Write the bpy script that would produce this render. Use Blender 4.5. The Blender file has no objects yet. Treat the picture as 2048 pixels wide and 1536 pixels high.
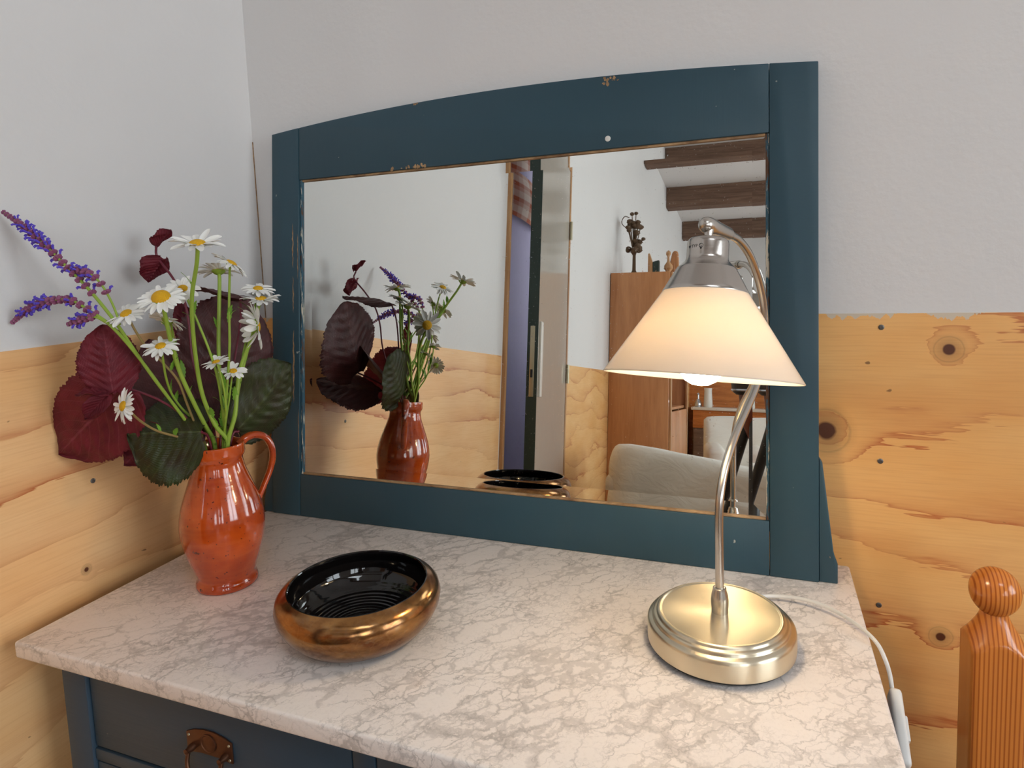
import bpy, bmesh, math, random
from mathutils import Vector, Matrix
random.seed(7)
C = bpy.context.scene.collection
PI = math.pi
T = 0.80                                   # height of the marble top above the floor; all z below are from the marble top

# ---------------------------------------------------------------- camera
cam = bpy.data.cameras.new('camera')
co = bpy.data.objects.new('camera', cam); C.objects.link(co)
yaw, pitch, roll = 0.3697, -0.0959, -0.0386
f = Vector((-math.sin(yaw)*math.cos(pitch), math.cos(yaw)*math.cos(pitch), math.sin(pitch)))
r = Vector((math.cos(yaw), math.sin(yaw), 0)); u = r.cross(f)
r2 = math.cos(roll)*r + math.sin(roll)*u; u2 = -math.sin(roll)*r + math.cos(roll)*u
m = Matrix((r2, u2, -f)).transposed().to_4x4(); m.translation = Vector((0.8866, -0.9817, 0.4303+T))
co.matrix_world = m
cam.sensor_fit = 'HORIZONTAL'; cam.sensor_width = 36; cam.lens = 36*1289.61/2048
cam.shift_y = -(768-651.63)/2048; cam.clip_start = 0.01
bpy.context.scene.camera = co
# ---------------------------------------------------------------- light
w = bpy.data.worlds.new('overcast_sky'); bpy.context.scene.world = w; w.use_nodes = True
bg = w.node_tree.nodes['Background']; bg.inputs[0].default_value = (0.86, 0.94, 1.0, 1); bg.inputs[1].default_value = 8.5
RX, RY, RZ = 3.4, -8.0, 2.27               # right wall x, far wall y, ceiling z (from marble)
WINS = [(-1.85, -0.5, 0.05, 1.5), (-4.7, -3.2, 0.05, 1.5), (-7.3, -5.8, 0.05, 1.5)]
def portal(name, loc, rot, sx, sy):
    l = bpy.data.lights.new(name, 'AREA'); l.shape = 'RECTANGLE'; l.size = sx; l.size_y = sy; l.cycles.is_portal = True
    o = bpy.data.objects.new(name, l); C.objects.link(o); o.location = (loc[0], loc[1], loc[2]+T); o.rotation_euler = rot
for a, b, z0, z1 in WINS: portal('window_portal', (RX+0.2, (a+b)/2, (z0+z1)/2), (0, PI/2, 0), z1-z0, b-a)
SKY = (1.35, 2.45, -2.35, -1.65)              # roof light: x0, x1, y0, y1 (between two beams)
portal('roof_light_portal', ((SKY[0]+SKY[1])/2, (SKY[2]+SKY[3])/2, RZ+.12), (0, 0, 0), SKY[1]-SKY[0], SKY[3]-SKY[2])
bpy.context.scene.cycles.max_bounces = 9; bpy.context.scene.cycles.caustics_reflective = False; bpy.context.scene.cycles.caustics_refractive = False
vs = bpy.context.scene.view_settings
vs.view_transform = 'Standard'; vs.look = 'None'; vs.gamma = 1; vs.exposure = 0.18; vs.use_curve_mapping = False

# ---------------------------------------------------------------- node helpers
def srgb(r, g, b):
    f = lambda c: (c/255/12.92) if c/255 <= .04045 else ((c/255+.055)/1.055)**2.4
    return (f(r), f(g), f(b), 1)
class Mat:
    def __init__(s, name, color=(.8,.8,.8,1), rough=.5, metal=0., **kw):
        s.m = bpy.data.materials.new(name); s.m.use_nodes = True; s.t = s.m.node_tree; s.n = s.t.nodes; s.l = s.t.links
        s.b = s.n['Principled BSDF']; s.set('Base Color', color); s.set('Roughness', rough); s.set('Metallic', metal)
        for k, v in kw.items(): s.set(k.replace('_', ' '), v)
    def set(s, k, v):
        i = s.b.inputs[k]
        if isinstance(v, bpy.types.NodeSocket): s.l.new(v, i)
        else: i.default_value = v
    def node(s, typ, out=0, ins=None, **props):
        n = s.n.new(typ)
        for k, v in props.items(): setattr(n, k, v)
        for k, v in (ins or {}).items():
            i = n.inputs[k]
            if isinstance(v, bpy.types.NodeSocket): s.l.new(v, i)
            else: i.default_value = v
        return n.outputs[out]
    def math(s, op, a, b=0., c=0., clamp=False): return s.node('ShaderNodeMath', 0, {0: a, 1: b, 2: c}, operation=op, use_clamp=clamp)
    def co(s, kind='Object'): return s.node('ShaderNodeTexCoord', kind)
    def mapping(s, v, scale=(1,1,1), rot=(0,0,0), loc=(0,0,0)): return s.node('ShaderNodeMapping', 0, {'Vector': v, 'Scale': scale, 'Rotation': rot, 'Location': loc})
    def noise(s, v, scale, detail=3., rough=.5, dist=0., out=0): return s.node('ShaderNodeTexNoise', out, {'Vector': v, 'Scale': scale, 'Detail': detail, 'Roughness': rough, 'Distortion': dist})
    def ramp(s, fac, stops, interp='LINEAR'):
        n = s.n.new('ShaderNodeValToRGB'); s.l.new(fac, n.inputs[0]); e = n.color_ramp.elements; n.color_ramp.interpolation = interp
        while len(e) < len(stops): e.new(.5)
        for k, (p, c) in enumerate(stops):
            e[k].position = p; e[k].color = c if isinstance(c, tuple) else (c, c, c, 1)
        return n.outputs[0]
    def mix(s, fac, a, b, blend='MIX'):
        n = s.n.new('ShaderNodeMix'); n.data_type = 'RGBA'; n.blend_type = blend
        for k, v in ((0, fac), (6, a), (7, b)):
            if isinstance(v, bpy.types.NodeSocket): s.l.new(v, n.inputs[k])
            else: n.inputs[k].default_value = v
        return n.outputs[2]
    def sep(s, v): n = s.n.new('ShaderNodeSeparateXYZ'); s.l.new(v, n.inputs[0]); return n.outputs
    def comb(s, x, y, z): return s.node('ShaderNodeCombineXYZ', 0, {0: x, 1: y, 2: z})
    def bump(s, h, strength=.3, dist=.001): s.set('Normal', s.node('ShaderNodeBump', 0, {'Height': h, 'Strength': strength, 'Distance': dist}))

# ---------------------------------------------------------------- materials
def plaster():
    k = Mat('white_plaster', srgb(232, 229, 226), .75); c = k.co()
    n = k.noise(c, 3., 4); k.set('Base Color', k.mix(k.math('MULTIPLY', n, .5), srgb(226, 223, 221), srgb(214, 211, 209)))
    k.bump(k.math('ADD', k.noise(c, 90., 3), k.math('MULTIPLY', k.noise(c, 9., 3), 1.5)), .25, .002); return k.m
def plywood(name, axis, light, mid, dark, F, seed, knots, edge=None, tilt=0., amp=2.2, jagged=.16):
    k = Mat(name, rough=.42); p = k.sep(k.co()); U = p[axis]; Wz = p[2]
    v = k.comb(U, Wz, seed)
    big = k.noise(k.mapping(v, (1.1, 2.6, 1)), 1.6, 2., .45)
    small = k.noise(k.mapping(v, (3., 16., 1)), 2.2, 3., .6)
    jag = k.noise(k.mapping(v, (7., 75., 1)), 2.0, 2., .6)
    h = k.math('ADD', k.math('MULTIPLY', Wz, F), k.math('MULTIPLY', U, F*tilt))
    h = k.math('ADD', h, k.math('MULTIPLY', big, amp*1.6)); h = k.math('ADD', h, k.math('MULTIPLY', small, .30)); h = k.math('ADD', h, k.math('MULTIPLY', jag, jagged))
    core = None
    for (ku, kz, rad, s) in knots:
        d = k.math('SQRT', k.math('ADD', k.math('POWER', k.math('ABSOLUTE', k.math('SUBTRACT', U, ku)), 2.), k.math('POWER', k.math('ABSOLUTE', k.math('SUBTRACT', Wz, kz)), 2.)))
        dn = k.math('ADD', d, k.math('MULTIPLY', k.math('SUBTRACT', small, .5), rad*.5))
        h = k.math('ADD', h, k.math('MULTIPLY', k.math('POWER', 2.718, k.math('MULTIPLY', k.math('POWER', k.math('DIVIDE', d, rad*2.4), 2.), -1.)), s))
        g = k.node('ShaderNodeMapRange', 0, {0: dn, 1: rad*.62, 2: rad*.95, 3: 1., 4: 0.})
        rg = k.math('MULTIPLY', k.math('SUBTRACT', 1., k.math('ABSOLUTE', k.math('MULTIPLY', k.math('SUBTRACT', dn, rad*1.75), 1./(rad*.28))), clamp=True), .32); rg2 = k.node('ShaderNodeMapRange', 0, {0: dn, 1: rad*.9, 2: rad*2.4, 3: .35, 4: 0.})
        g = k.math('MAXIMUM', g, k.math('MAXIMUM', rg, rg2))
        core = g if core is None else k.math('MAXIMUM', core, g)
    fr = k.math('FRACT', h)
    late = k.math('ADD', k.math('MULTIPLY', k.math('POWER', k.math('SUBTRACT', 1., fr), 22.), .75), k.math('MULTIPLY', k.math('POWER', k.math('SUBTRACT', 1., fr), 3.2), .62))
    soft = k.node('ShaderNodeMapRange', 0, {0: fr, 1: 0., 2: .012, 3: 0., 4: 1.})
    late = k.math('MULTIPLY', late, soft)
    patch = k.noise(k.mapping(v, (1., 2., 1)), 3.3, 2.)
    late = k.math('MULTIPLY', late, k.ramp(patch, [(.36, .25), (.62, 1.)]))
    late = k.math('MULTIPLY', late, .85)
    base = k.mix(k.ramp(k.noise(k.mapping(v, (1.5, 4., 1)), 2.5, 3.), [(.35, 0.), (.7, 1.)]), light, mid)
    fine = k.noise(k.mapping(v, (14., 420., 1)), 1., 2.)
    base = k.mix(k.math('MULTIPLY', k.math('SUBTRACT', fine, .45, clamp=True), .5), base, dark)
    col = k.mix(late, base, dark)
    if core is not None: col = k.mix(core, col, srgb(92, 48, 26))
    spots = k.noise(k.mapping(v, (1., 1.6, 1)), 55., 1.)
    col = k.mix(k.math('MULTIPLY', k.ramp(spots, [(.79, 0.), (.82, 1.)]), .7), col, srgb(90, 45, 22))
    if edge is not None:    # smeared white paint along the top edge
        e = k.math('SUBTRACT', edge, Wz); rag = k.noise(k.mapping(v, (30., 10., 1)), 1.3, 5., .65)
        lim = k.math('MULTIPLY', k.math('SUBTRACT', rag, .45, clamp=True), .05)
        col = k.mix(k.math('LESS_THAN', e, lim), col, srgb(216, 200, 178))
    k.set('Base Color', col); k.set('Roughness', k.math('ADD', .34, k.math('MULTIPLY', fine, .2)))
    k.bump(k.math('ADD', fine, k.math('MULTIPLY', late, -.6)), .12, .0006); return k.m
def marble():      # breccia: pale sharp edged clasts of many sizes in a grey matrix
    k = Mat('veined_marble', rough=.2); c = k.co()
    w1 = k.node('ShaderNodeTexNoise', 1, {'Vector': c, 'Scale': 45., 'Detail': 4., 'Roughness': .65})
    d = k.node('ShaderNodeVectorMath', 0, {0: c, 1: k.node('ShaderNodeVectorMath', 0, {0: k.node('ShaderNodeVectorMath', 0, {0: w1, 1: (.5, .5, .5)}, operation='SUBTRACT'), 1: (.026, .026, .026)}, operation='MULTIPLY')}, operation='ADD')
    st = k.mapping(k.mapping(d, (1, 1, 1), (0, 0, -.85)), (.52, 1.05, 1.))
    def edge(sc, off): return k.node('ShaderNodeTexVoronoi', 0, {'Vector': k.mapping(st, (1, 1, 1), (0, 0, 0), (off, off, off)), 'Scale': sc}, feature='DISTANCE_TO_EDGE')
    def nz(sc, off, det=3.): return k.noise(k.mapping(st, (1, 1, 1), (0, 0, 0), (off, off*.6, 0)), sc, det, .6)
    def seam(e, lo, hi, n, soft): # grey where the distance to the clast's edge is below a width that varies
        w_ = k.node('ShaderNodeMapRange', 0, {0: n, 1: .38, 2: .68, 3: lo, 4: hi}); return k.math('DIVIDE', k.math('SUBTRACT', w_, e), soft, clamp=True)
    s1 = seam(edge(31., 0.), -.03, .16, nz(15., 1.), .06); s2 = seam(edge(72., 3.), -.06, .22, nz(20., 5.), .09); s3 = seam(edge(150., 6.), -.12, .28, nz(24., 9.), .12)
    l1 = k.math('MULTIPLY', k.ramp(edge(31., 0.), [(0., 1.), (.03, 0.)]), k.ramp(nz(22., 3.), [(.42, 0.), (.62, 1.)])); l2 = k.math('MULTIPLY', k.ramp(edge(72., 3.), [(0., 1.), (.05, 0.)]), k.ramp(nz(26., 7.), [(.46, 0.), (.66, 1.)]))
    fine = k.noise(c, 240., 4., .7)
    base = k.mix(k.noise(c, 9., 3.), srgb(248, 240, 235), srgb(238, 228, 221))
    col = k.mix(k.math('MULTIPLY', s3, .36), base, srgb(184, 176, 170)); col = k.mix(k.math('MULTIPLY', s2, .42), col, srgb(180, 172, 166)); col = k.mix(k.math('MULTIPLY', s1, .40), col, srgb(176, 168, 163))
    col = k.mix(k.math('MULTIPLY', k.math('MAXIMUM', l1, l2), .34), col, srgb(122, 115, 110))
    col = k.mix(k.math('MULTIPLY', k.math('SUBTRACT', fine, .5, clamp=True), .5), col, srgb(150, 140, 132))
    col = k.mix(k.math('MULTIPLY', k.ramp(k.noise(c, 190., 2.), [(.74, 0.), (.78, 1.)]), .5), col, srgb(110, 96, 86))
    k.set('Base Color', col); k.set('Specular IOR Level', .45); k.bump(k.noise(c, 120., 2.), .03, .0004); return k.m
def paint(name, col, wear=1., grain=(1, 1, 30), rough=.42):
    k = Mat(name, col, rough); c = k.co()
    g = k.noise(k.mapping(c, grain), 14., 3.)
    big = k.noise(c, 3., 2.)
    cc = k.mix(k.math('MULTIPLY', big, .55), col, tuple(v*.72 for v in col[:3])+(1,))
    sp = k.ramp(k.noise(c, 95., 1.), [(.80, 0.), (.815, 1.)])
    cc = k.mix(k.math('MULTIPLY', sp, .8*wear), cc, srgb(176, 176, 166))
    chip = k.math('MULTIPLY', k.ramp(k.noise(k.mapping(c, (1, 1, .45)), 26., 5., .7), [(.735, 0.), (.745, 1.)]), wear)
    cc = k.mix(chip, cc, srgb(166, 128, 92))
    k.set('Base Color', cc); k.set('Roughness', k.math('ADD', rough-.06, k.math('MULTIPLY', g, .16)))
    k.bump(k.math('ADD', g, k.math('MULTIPLY', chip, -1.5)), .16, .0006); return k.m
def wood(name, light, dark, scale=(1, 1, 1), bands=40., rough=.35, dist=3., axis='X', det=2., wave='BANDS', ring='X', sharp=(.25, .8)):
    k = Mat(name, rough=rough); c = k.mapping(k.co(), scale)
    n = k.n.new('ShaderNodeTexWave'); n.wave_type = wave
    if wave == 'BANDS': n.bands_direction = axis
    else: n.rings_direction = ring
    k.l.new(c, n.inputs['Vector']); n.inputs['Scale'].default_value = bands; n.inputs['Distortion'].default_value = dist; n.inputs['Detail'].default_value = det; n.inputs['Detail Scale'].default_value = .6
    fac = k.ramp(n.outputs[1], [(sharp[0], 0.), (sharp[1], 1.)])
    fine = k.noise(k.mapping(c, (60, 60, 3)), 3., 2.)
    k.set('Base Color', k.mix(k.math('MULTIPLY', k.math('ADD', k.math('MULTIPLY', fac, .8), k.math('MULTIPLY', fine, .25)), 1., clamp=True), light, dark))
    k.bump(fac, .05, .0004); return k.m
def woodn(name, light, dark, stretch, rough=.4, amt=1.):
    k = Mat(name, rough=rough); c = k.co(); n = k.noise(k.mapping(c, stretch), 1., 4., .6, .6); n2 = k.noise(k.mapping(c, tuple(v*5 for v in stretch)), 1., 2.)
    fac = k.math('ADD', k.math('MULTIPLY', k.ramp(n, [(.35, 0.), (.68, 1.)]), .75*amt), k.math('MULTIPLY', k.math('SUBTRACT', n2, .4, clamp=True), .6), clamp=True)
    k.set('Base Color', k.mix(fac, light, dark)); k.bump(n2, .06, .0006); return k.m
def plain(name, col, rough=.5, metal=0., bump=None, **kw):
    k = Mat(name, col, rough, metal, **kw); c = k.co(); n = k.noise(c, 25., 3.)
    k.set('Base Color', k.mix(k.math('MULTIPLY', n, .35), col, tuple(v*.8 for v in col[:3])+(1,)))
    if bump: k.bump(k.noise(c, bump[0], 3.), bump[1], .001)
    return k.m
def brushed(name, col=(.52, .48, .44, 1), rough=.2, radial=False, aniso=.35, arot=0.):
    k = Mat(name, col, rough, 1.); c = k.co(); s = k.mapping(c, (4, 4, 900) if not radial else (1, 1, 1))
    if radial:
        p = k.sep(c); rr = k.math('SQRT', k.math('ADD', k.math('MULTIPLY', p[0], p[0]), k.math('MULTIPLY', p[1], p[1]))); s = k.comb(k.math('MULTIPLY', rr, 1500.), p[2], 0.)
    n = k.noise(s, 1., 2.)
    k.set('Roughness', k.math('ADD', rough-.05, k.math('MULTIPLY', n, .14))); k.set('Anisotropic', aniso); k.set('Anisotropic Rotation', arot)
    k.set('Tangent', k.node('ShaderNodeTangent', 0, direction_type='RADIAL', axis='Z')); k.bump(n, .004, .0002); return k.m
def terracotta():
    k = Mat('orange_glaze', rough=.12); c = k.co(); p = k.sep(c)
    n = k.noise(c, 22., 4.); band = k.noise(k.comb(k.math('MULTIPLY', p[0], 6.), k.math('MULTIPLY', p[1], 6.), k.math('MULTIPLY', p[2], 160.)), 1., 3.)
    col = k.mix(k.ramp(n, [(.35, 0.), (.68, 1.)]), srgb(196, 80, 24), srgb(160, 54, 14))
    col = k.mix(k.math('MULTIPLY', k.ramp(band, [(.45, 0.), (.75, 1.)]), .25), col, srgb(214, 104, 42))
    sp = k.ramp(k.noise(c, 210., 1.), [(.705, 0.), (.74, 1.)])
    col = k.mix(k.math('MULTIPLY', sp, .85), col, srgb(58, 20, 10))
    sp2 = k.ramp(k.noise(k.mapping(c, (1, 1, 1), (0, 0, 0), (5, 5, 5)), 70., 2.), [(.72, 0.), (.74, 1.)])
    col = k.mix(k.math('MULTIPLY', sp2, .8), col, srgb(48, 18, 10))
    k.set('Base Color', col); k.set('Coat Weight', .7); k.set('Coat Roughness', .06); k.bump(k.math('ADD', band, k.noise(c, 40., 2.)), .22, .0012); return k.m
def bronze_glaze():
    k = Mat('bronze_lustre', rough=.2, metal=.92); c = k.co(); n = k.noise(k.mapping(c, (1, 1, 1.6)), 75., 6., .75); b = k.noise(k.mapping(c, (1, 1, 2.5)), 24., 4., .6)
    col = k.mix(k.ramp(b, [(.36, 0.), (.66, 1.)]), srgb(172, 126, 76), srgb(116, 72, 44))
    col = k.mix(k.math('MULTIPLY', k.ramp(n, [(.5, 0.), (.72, 1.)]), .55), col, srgb(150, 128, 102))
    cr = k.ramp(k.node('ShaderNodeTexVoronoi', 0, {'Vector': c, 'Scale': 55.}, feature='DISTANCE_TO_EDGE'), [(0., 1.), (.022, 0.)])
    col = k.mix(k.math('MULTIPLY', cr, .12), col, srgb(214, 178, 120))
    k.set('Base Color', col); k.set('Roughness', k.math('ADD', .02, k.math('MULTIPLY', n, .30))); k.bump(k.math('ADD', n, k.math('MULTIPLY', k.noise(c, 30., 2.), 3.)), .10, .0008); return k.m
def leafmat(name, col, col2, vein, rough=.42, spec=.5):
    k = Mat(name, rough=rough); k.set('Specular IOR Level', spec); uv = k.sep(k.co('UV')); a = k.math('ABSOLUTE', k.math('SUBTRACT', uv[1], .5))
    ch = k.math('SUBTRACT', k.math('MULTIPLY', uv[0], 8.), k.math('MULTIPLY', a, 6.5))
    tri = k.math('ABSOLUTE', k.math('SUBTRACT', k.math('FRACT', ch), .5))           # 0.5 at a vein
    v1 = k.ramp(tri, [(.44, 0.), (.5, 1.)]); v2 = k.ramp(a, [(.008, 1.), (.022, 0.)]); v = k.math('MAXIMUM', v1, v2)
    n = k.noise(k.co('Object'), 45., 3.); n2 = k.noise(k.co('Object'), 260., 2.)
    base = k.mix(k.ramp(n, [(.35, 0.), (.7, 1.)]), col, col2)
    k.set('Base Color', k.mix(k.math('MULTIPLY', v, .55), base, vein))
    cross = k.math('ABSOLUTE', k.math('SUBTRACT', k.math('FRACT', k.math('ADD', k.math('MULTIPLY', a, 42.), k.math('MULTIPLY', n, 3.))), .5))
    k.bump(k.math('ADD', k.math('ADD', k.math('MULTIPLY', tri, -2.4), k.math('MULTIPLY', cross, .7)), k.math('MULTIPLY', n2, .5)), .55, .0011)
    tl = k.node('ShaderNodeBsdfTranslucent', 0, {'Color': tuple(min(1, c_*1.6) for c_ in vein[:3])+(1,)}); ms = k.n.new('ShaderNodeMixShader'); ms.inputs[0].default_value = .22; k.l.new(k.b.outputs[0], ms.inputs[1]); k.l.new(tl, ms.inputs[2]); k.l.new(ms.outputs[0], k.n['Material Output'].inputs[0]); return k.m

PLASTER = plaster()
ZB = 0.3453
PLY_B = plywood('plywood_back', 0, srgb(250, 196, 124), srgb(240, 174, 98), srgb(192, 98, 48), 9.5, 3.1, [(1.1154, .2977, .0095, .8), (.972, .1815, .017, 1.6), (1.1144, -.0974, .008, .7)], edge=ZB, jagged=.34)
PLY_L = plywood('plywood_left', 1, srgb(248, 202, 146), srgb(242, 186, 124), srgb(192, 108, 60), 12., 8.4, [(-.39, .026, .004, .5)], tilt=-.10, amp=1.6)
PLY_R = plywood('plywood_room', 1, srgb(238, 192, 130), srgb(228, 174, 108), srgb(190, 116, 66), 10., 1.4, [])
MARBLE = marble()
PETROL = paint('petrol_paint', srgb(42, 73, 86)); PETROL_H = paint('petrol_paint_rail', srgb(42, 73, 86), 1., (30, 1, 1)); PETROL_D = paint('petrol_paint_drawer', srgb(52, 74, 92), .4)
BAREWOOD = woodn('worn_bare_wood', srgb(186, 150, 108), srgb(104, 70, 44), (30, 90, 90), .7)
CH = Mat('chipped_rebate_paint', rough=.6); _q = CH.noise(CH.mapping(CH.co(), (160, 160, 9)), 1., 5., .7)
CH.set('Base Color', CH.ramp(_q, [(.30, srgb(92, 60, 36)), (.44, srgb(92, 60, 36)), (.47, srgb(50, 88, 104)), (.56, srgb(50, 88, 104)), (.59, srgb(206, 198, 180)), (1., srgb(206, 198, 180))])); CHIPPED = CH.m
TERRA = terracotta(); BRONZE = bronze_glaze()
BG = Mat('black_gloss_glaze', (.006, .005, .005, 1), .05); _p = BG.sep(BG.co()); _r = BG.math('SQRT', BG.math('ADD', BG.math('MULTIPLY', _p[0], _p[0]), BG.math('MULTIPLY', _p[1], _p[1])))
BG.bump(BG.math('ADD', BG.math('SINE', BG.math('MULTIPLY', _r, 1100.)), BG.noise(BG.co(), 50., 2.)), .16, .0006); BLACKG = BG.m
STEEL = brushed('brushed_steel'); STEELR = brushed('brushed_steel_base', (.70, .62, .47, 1), radial=True, rough=.29, aniso=.75, arot=.25)  # base steel tinted golden: the bulb's warm light is put into its colour
STEELP = plain('satin_steel_tube', (.60, .56, .51, 1), .26, 1.)
RUBBER = plain('black_rubber', (.012, .012, .012, 1), .6)
DARKP = plain('dark_print', (.01, .01, .01, 1), .6)
WHITEP = plain('white_plastic', srgb(226, 224, 220), .35)
PINE = wood('varnished_pine', srgb(222, 138, 62), srgb(172, 88, 34), (1, 1, .04), 72., .2, 1.6, 'X', 1.5, sharp=(.5, .95))
PINEB = wood('varnished_pine_ball', srgb(222, 138, 62), srgb(166, 82, 30), (1, .35, .35), 80., .18, 1.4, 'X', 1., sharp=(.5, .95))
BEAM = woodn('dark_beam_wood', srgb(128, 100, 82), srgb(88, 64, 50), (3, 30, 40), .75)
WARD = woodn('wardrobe_wood', srgb(198, 138, 90), srgb(168, 108, 66), (22, 22, 2), .38)
OAK = woodn('sideboard_wood', srgb(206, 128, 66), srgb(160, 90, 42), (3, 20, 30), .4)
TRIMW = woodn('door_trim_wood', srgb(206, 160, 112), srgb(150, 98, 58), (30, 30, 3), .45)
LN = Mat('white_linen', srgb(232, 226, 216), .9); _c = LN.co(); LN.bump(LN.math('ADD', LN.noise(LN.mapping(_c, (4, 4, 14)), 1., 3., .5, 1.2), LN.math('MULTIPLY', LN.noise(_c, 300., 2.), .02)), .3, .04); LINEN = LN.m
PURPLE = plain('purple_wall_paint', srgb(186, 178, 208), .8, bump=(60., .1))
GREEN = plain('dark_green_paint', srgb(38, 54, 48), .4); GREYD = plain('grey_door_paint', srgb(186, 178, 166), .12)
BRASS = plain('aged_copper', srgb(112, 76, 56), .42, .8, bump=(120., .2)); BRASSP = plain('brushed_brass', srgb(186, 176, 150), .4, .7)
SCREW = plain('screw_steel', srgb(120, 116, 112), .4, .8); FLOORM = wood('floor_boards', srgb(170, 128, 88), srgb(120, 84, 54), (1, .08, 1), 14., .4, 3., 'X')
BLACKP = plain('black_plastic', (.02, .02, .021, 1), .45); REDBR = plain('red_brown_metal', srgb(112, 58, 42), .45, .2)
DRIED = plain('dried_flower_brown', srgb(96, 74, 54), .9); CERAM = plain('white_ceramic', srgb(232, 228, 220), .25); SILVER = plain('silver_glass', srgb(200, 200, 205), .12, .9)
GLASSP = Mat('window_glass', (1, 1, 1, 1), .02)
_g = GLASSP; _t = _g.n.new('ShaderNodeBsdfTransparent'); _gl = _g.n.new('ShaderNodeBsdfGlossy'); _gl.inputs['Roughness'].default_value = .02
_mx = _g.n.new('ShaderNodeMixShader'); _mx.inputs[0].default_value = .06; _g.l.new(_t.outputs[0], _mx.inputs[1]); _g.l.new(_gl.outputs[0], _mx.inputs[2]); _g.l.new(_mx.outputs[0], _g.n['Material Output'].inputs[0]); GLASSP = _g.m
MIRROR = Mat('silvered_mirror', (.86, .88, .85, 1), .012, 1.)
_c = MIRROR.co(); _n = MIRROR.ramp(MIRROR.noise(_c, 420., 1.), [(.70, 0.), (.76, 1.)]); MIRROR.set('Roughness', MIRROR.math('ADD', .008, MIRROR.math('MULTIPLY', _n, .10))); MIRROR = MIRROR.m
# opal shade: diffuse + translucent + a little gloss
SH = Mat('opal_glass', srgb(255, 240, 218), .25)
_d = SH.node('ShaderNodeBsdfDiffuse', 0, {'Color': srgb(252, 244, 234)}); _tr = SH.node('ShaderNodeBsdfTranslucent', 0, {'Color': srgb(255, 240, 218)}); _gl = SH.node('ShaderNodeBsdfGlossy', 0, {'Roughness': .25})
_m1 = SH.n.new('ShaderNodeMixShader'); _m1.inputs[0].default_value = .45; SH.l.new(_d, _m1.inputs[1]); SH.l.new(_tr, _m1.inputs[2])
_m2 = SH.n.new('ShaderNodeMixShader'); SH.l.new(SH.node('ShaderNodeFresnel', 0, {'IOR': 1.35}), _m2.inputs[0]); SH.l.new(_m1.outputs[0], _m2.inputs[1]); SH.l.new(_gl, _m2.inputs[2]); SH.l.new(_m2.outputs[0], SH.n['Material Output'].inputs[0]); SHADE = SH.m
BULB = Mat('lit_bulb', (1, .9, .75, 1), .3); BULB.set('Emission Color', (1., .78, .50, 1)); BULB.set('Emission Strength', 72.); BULB = BULB.m
STEMG = plain('green_stem', srgb(148, 176, 64), .5); STEMB = plain('brown_stem', srgb(150, 126, 76), .55); STEMR = plain('maroon_stem', srgb(110, 36, 52), .5); LEAFG = plain('fresh_green_leaf', srgb(118, 164, 52), .5)
PETAL = Mat('white_petal', srgb(240, 238, 232), .6); PETAL.set('Subsurface Weight', .15); PETAL.set('Subsurface Radius', (.004, .004, .003)); PETAL = PETAL.m
DISC = Mat('yellow_disc', srgb(228, 172, 14), .7); DISC.bump(DISC.node('ShaderNodeTexVoronoi', 0, {'Vector': DISC.co(), 'Scale': 900.}), .8, .001); DISC = DISC.m
MAROON = leafmat('maroon_leaf', srgb(124, 38, 50), srgb(98, 28, 40), srgb(150, 72, 82), .5, .3)
PURPB = leafmat('purple_brown_leaf', srgb(100, 54, 54), srgb(76, 42, 42), srgb(122, 78, 76), .42, .4)
GRNLEAF = leafmat('dark_green_leaf', srgb(56, 66, 30), srgb(54, 42, 26), srgb(92, 100, 56), .36, .4)
VIOLET = plain('violet_floret', srgb(92, 70, 196), .6); MAUVE = plain('mauve_calyx', srgb(146, 82, 116), .6)
PL = Mat('plaid_cloth', rough=.9); _p = PL.sep(PL.co('UV'))
_s = lambda q, n: PL.ramp(PL.math('FRACT', PL.math('MULTIPLY', q, n)), [(.0, 1.), (.25, 1.), (.3, 0.), (.7, 0.), (.75, .6), (1., .6)])
PL.set('Base Color', PL.mix(PL.math('MULTIPLY', PL.math('ADD', _s(_p[0], 3.), _s(_p[1], 2.5)), .5), srgb(226, 206, 188), srgb(178, 84, 44))); PLAID = PL.m

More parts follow.
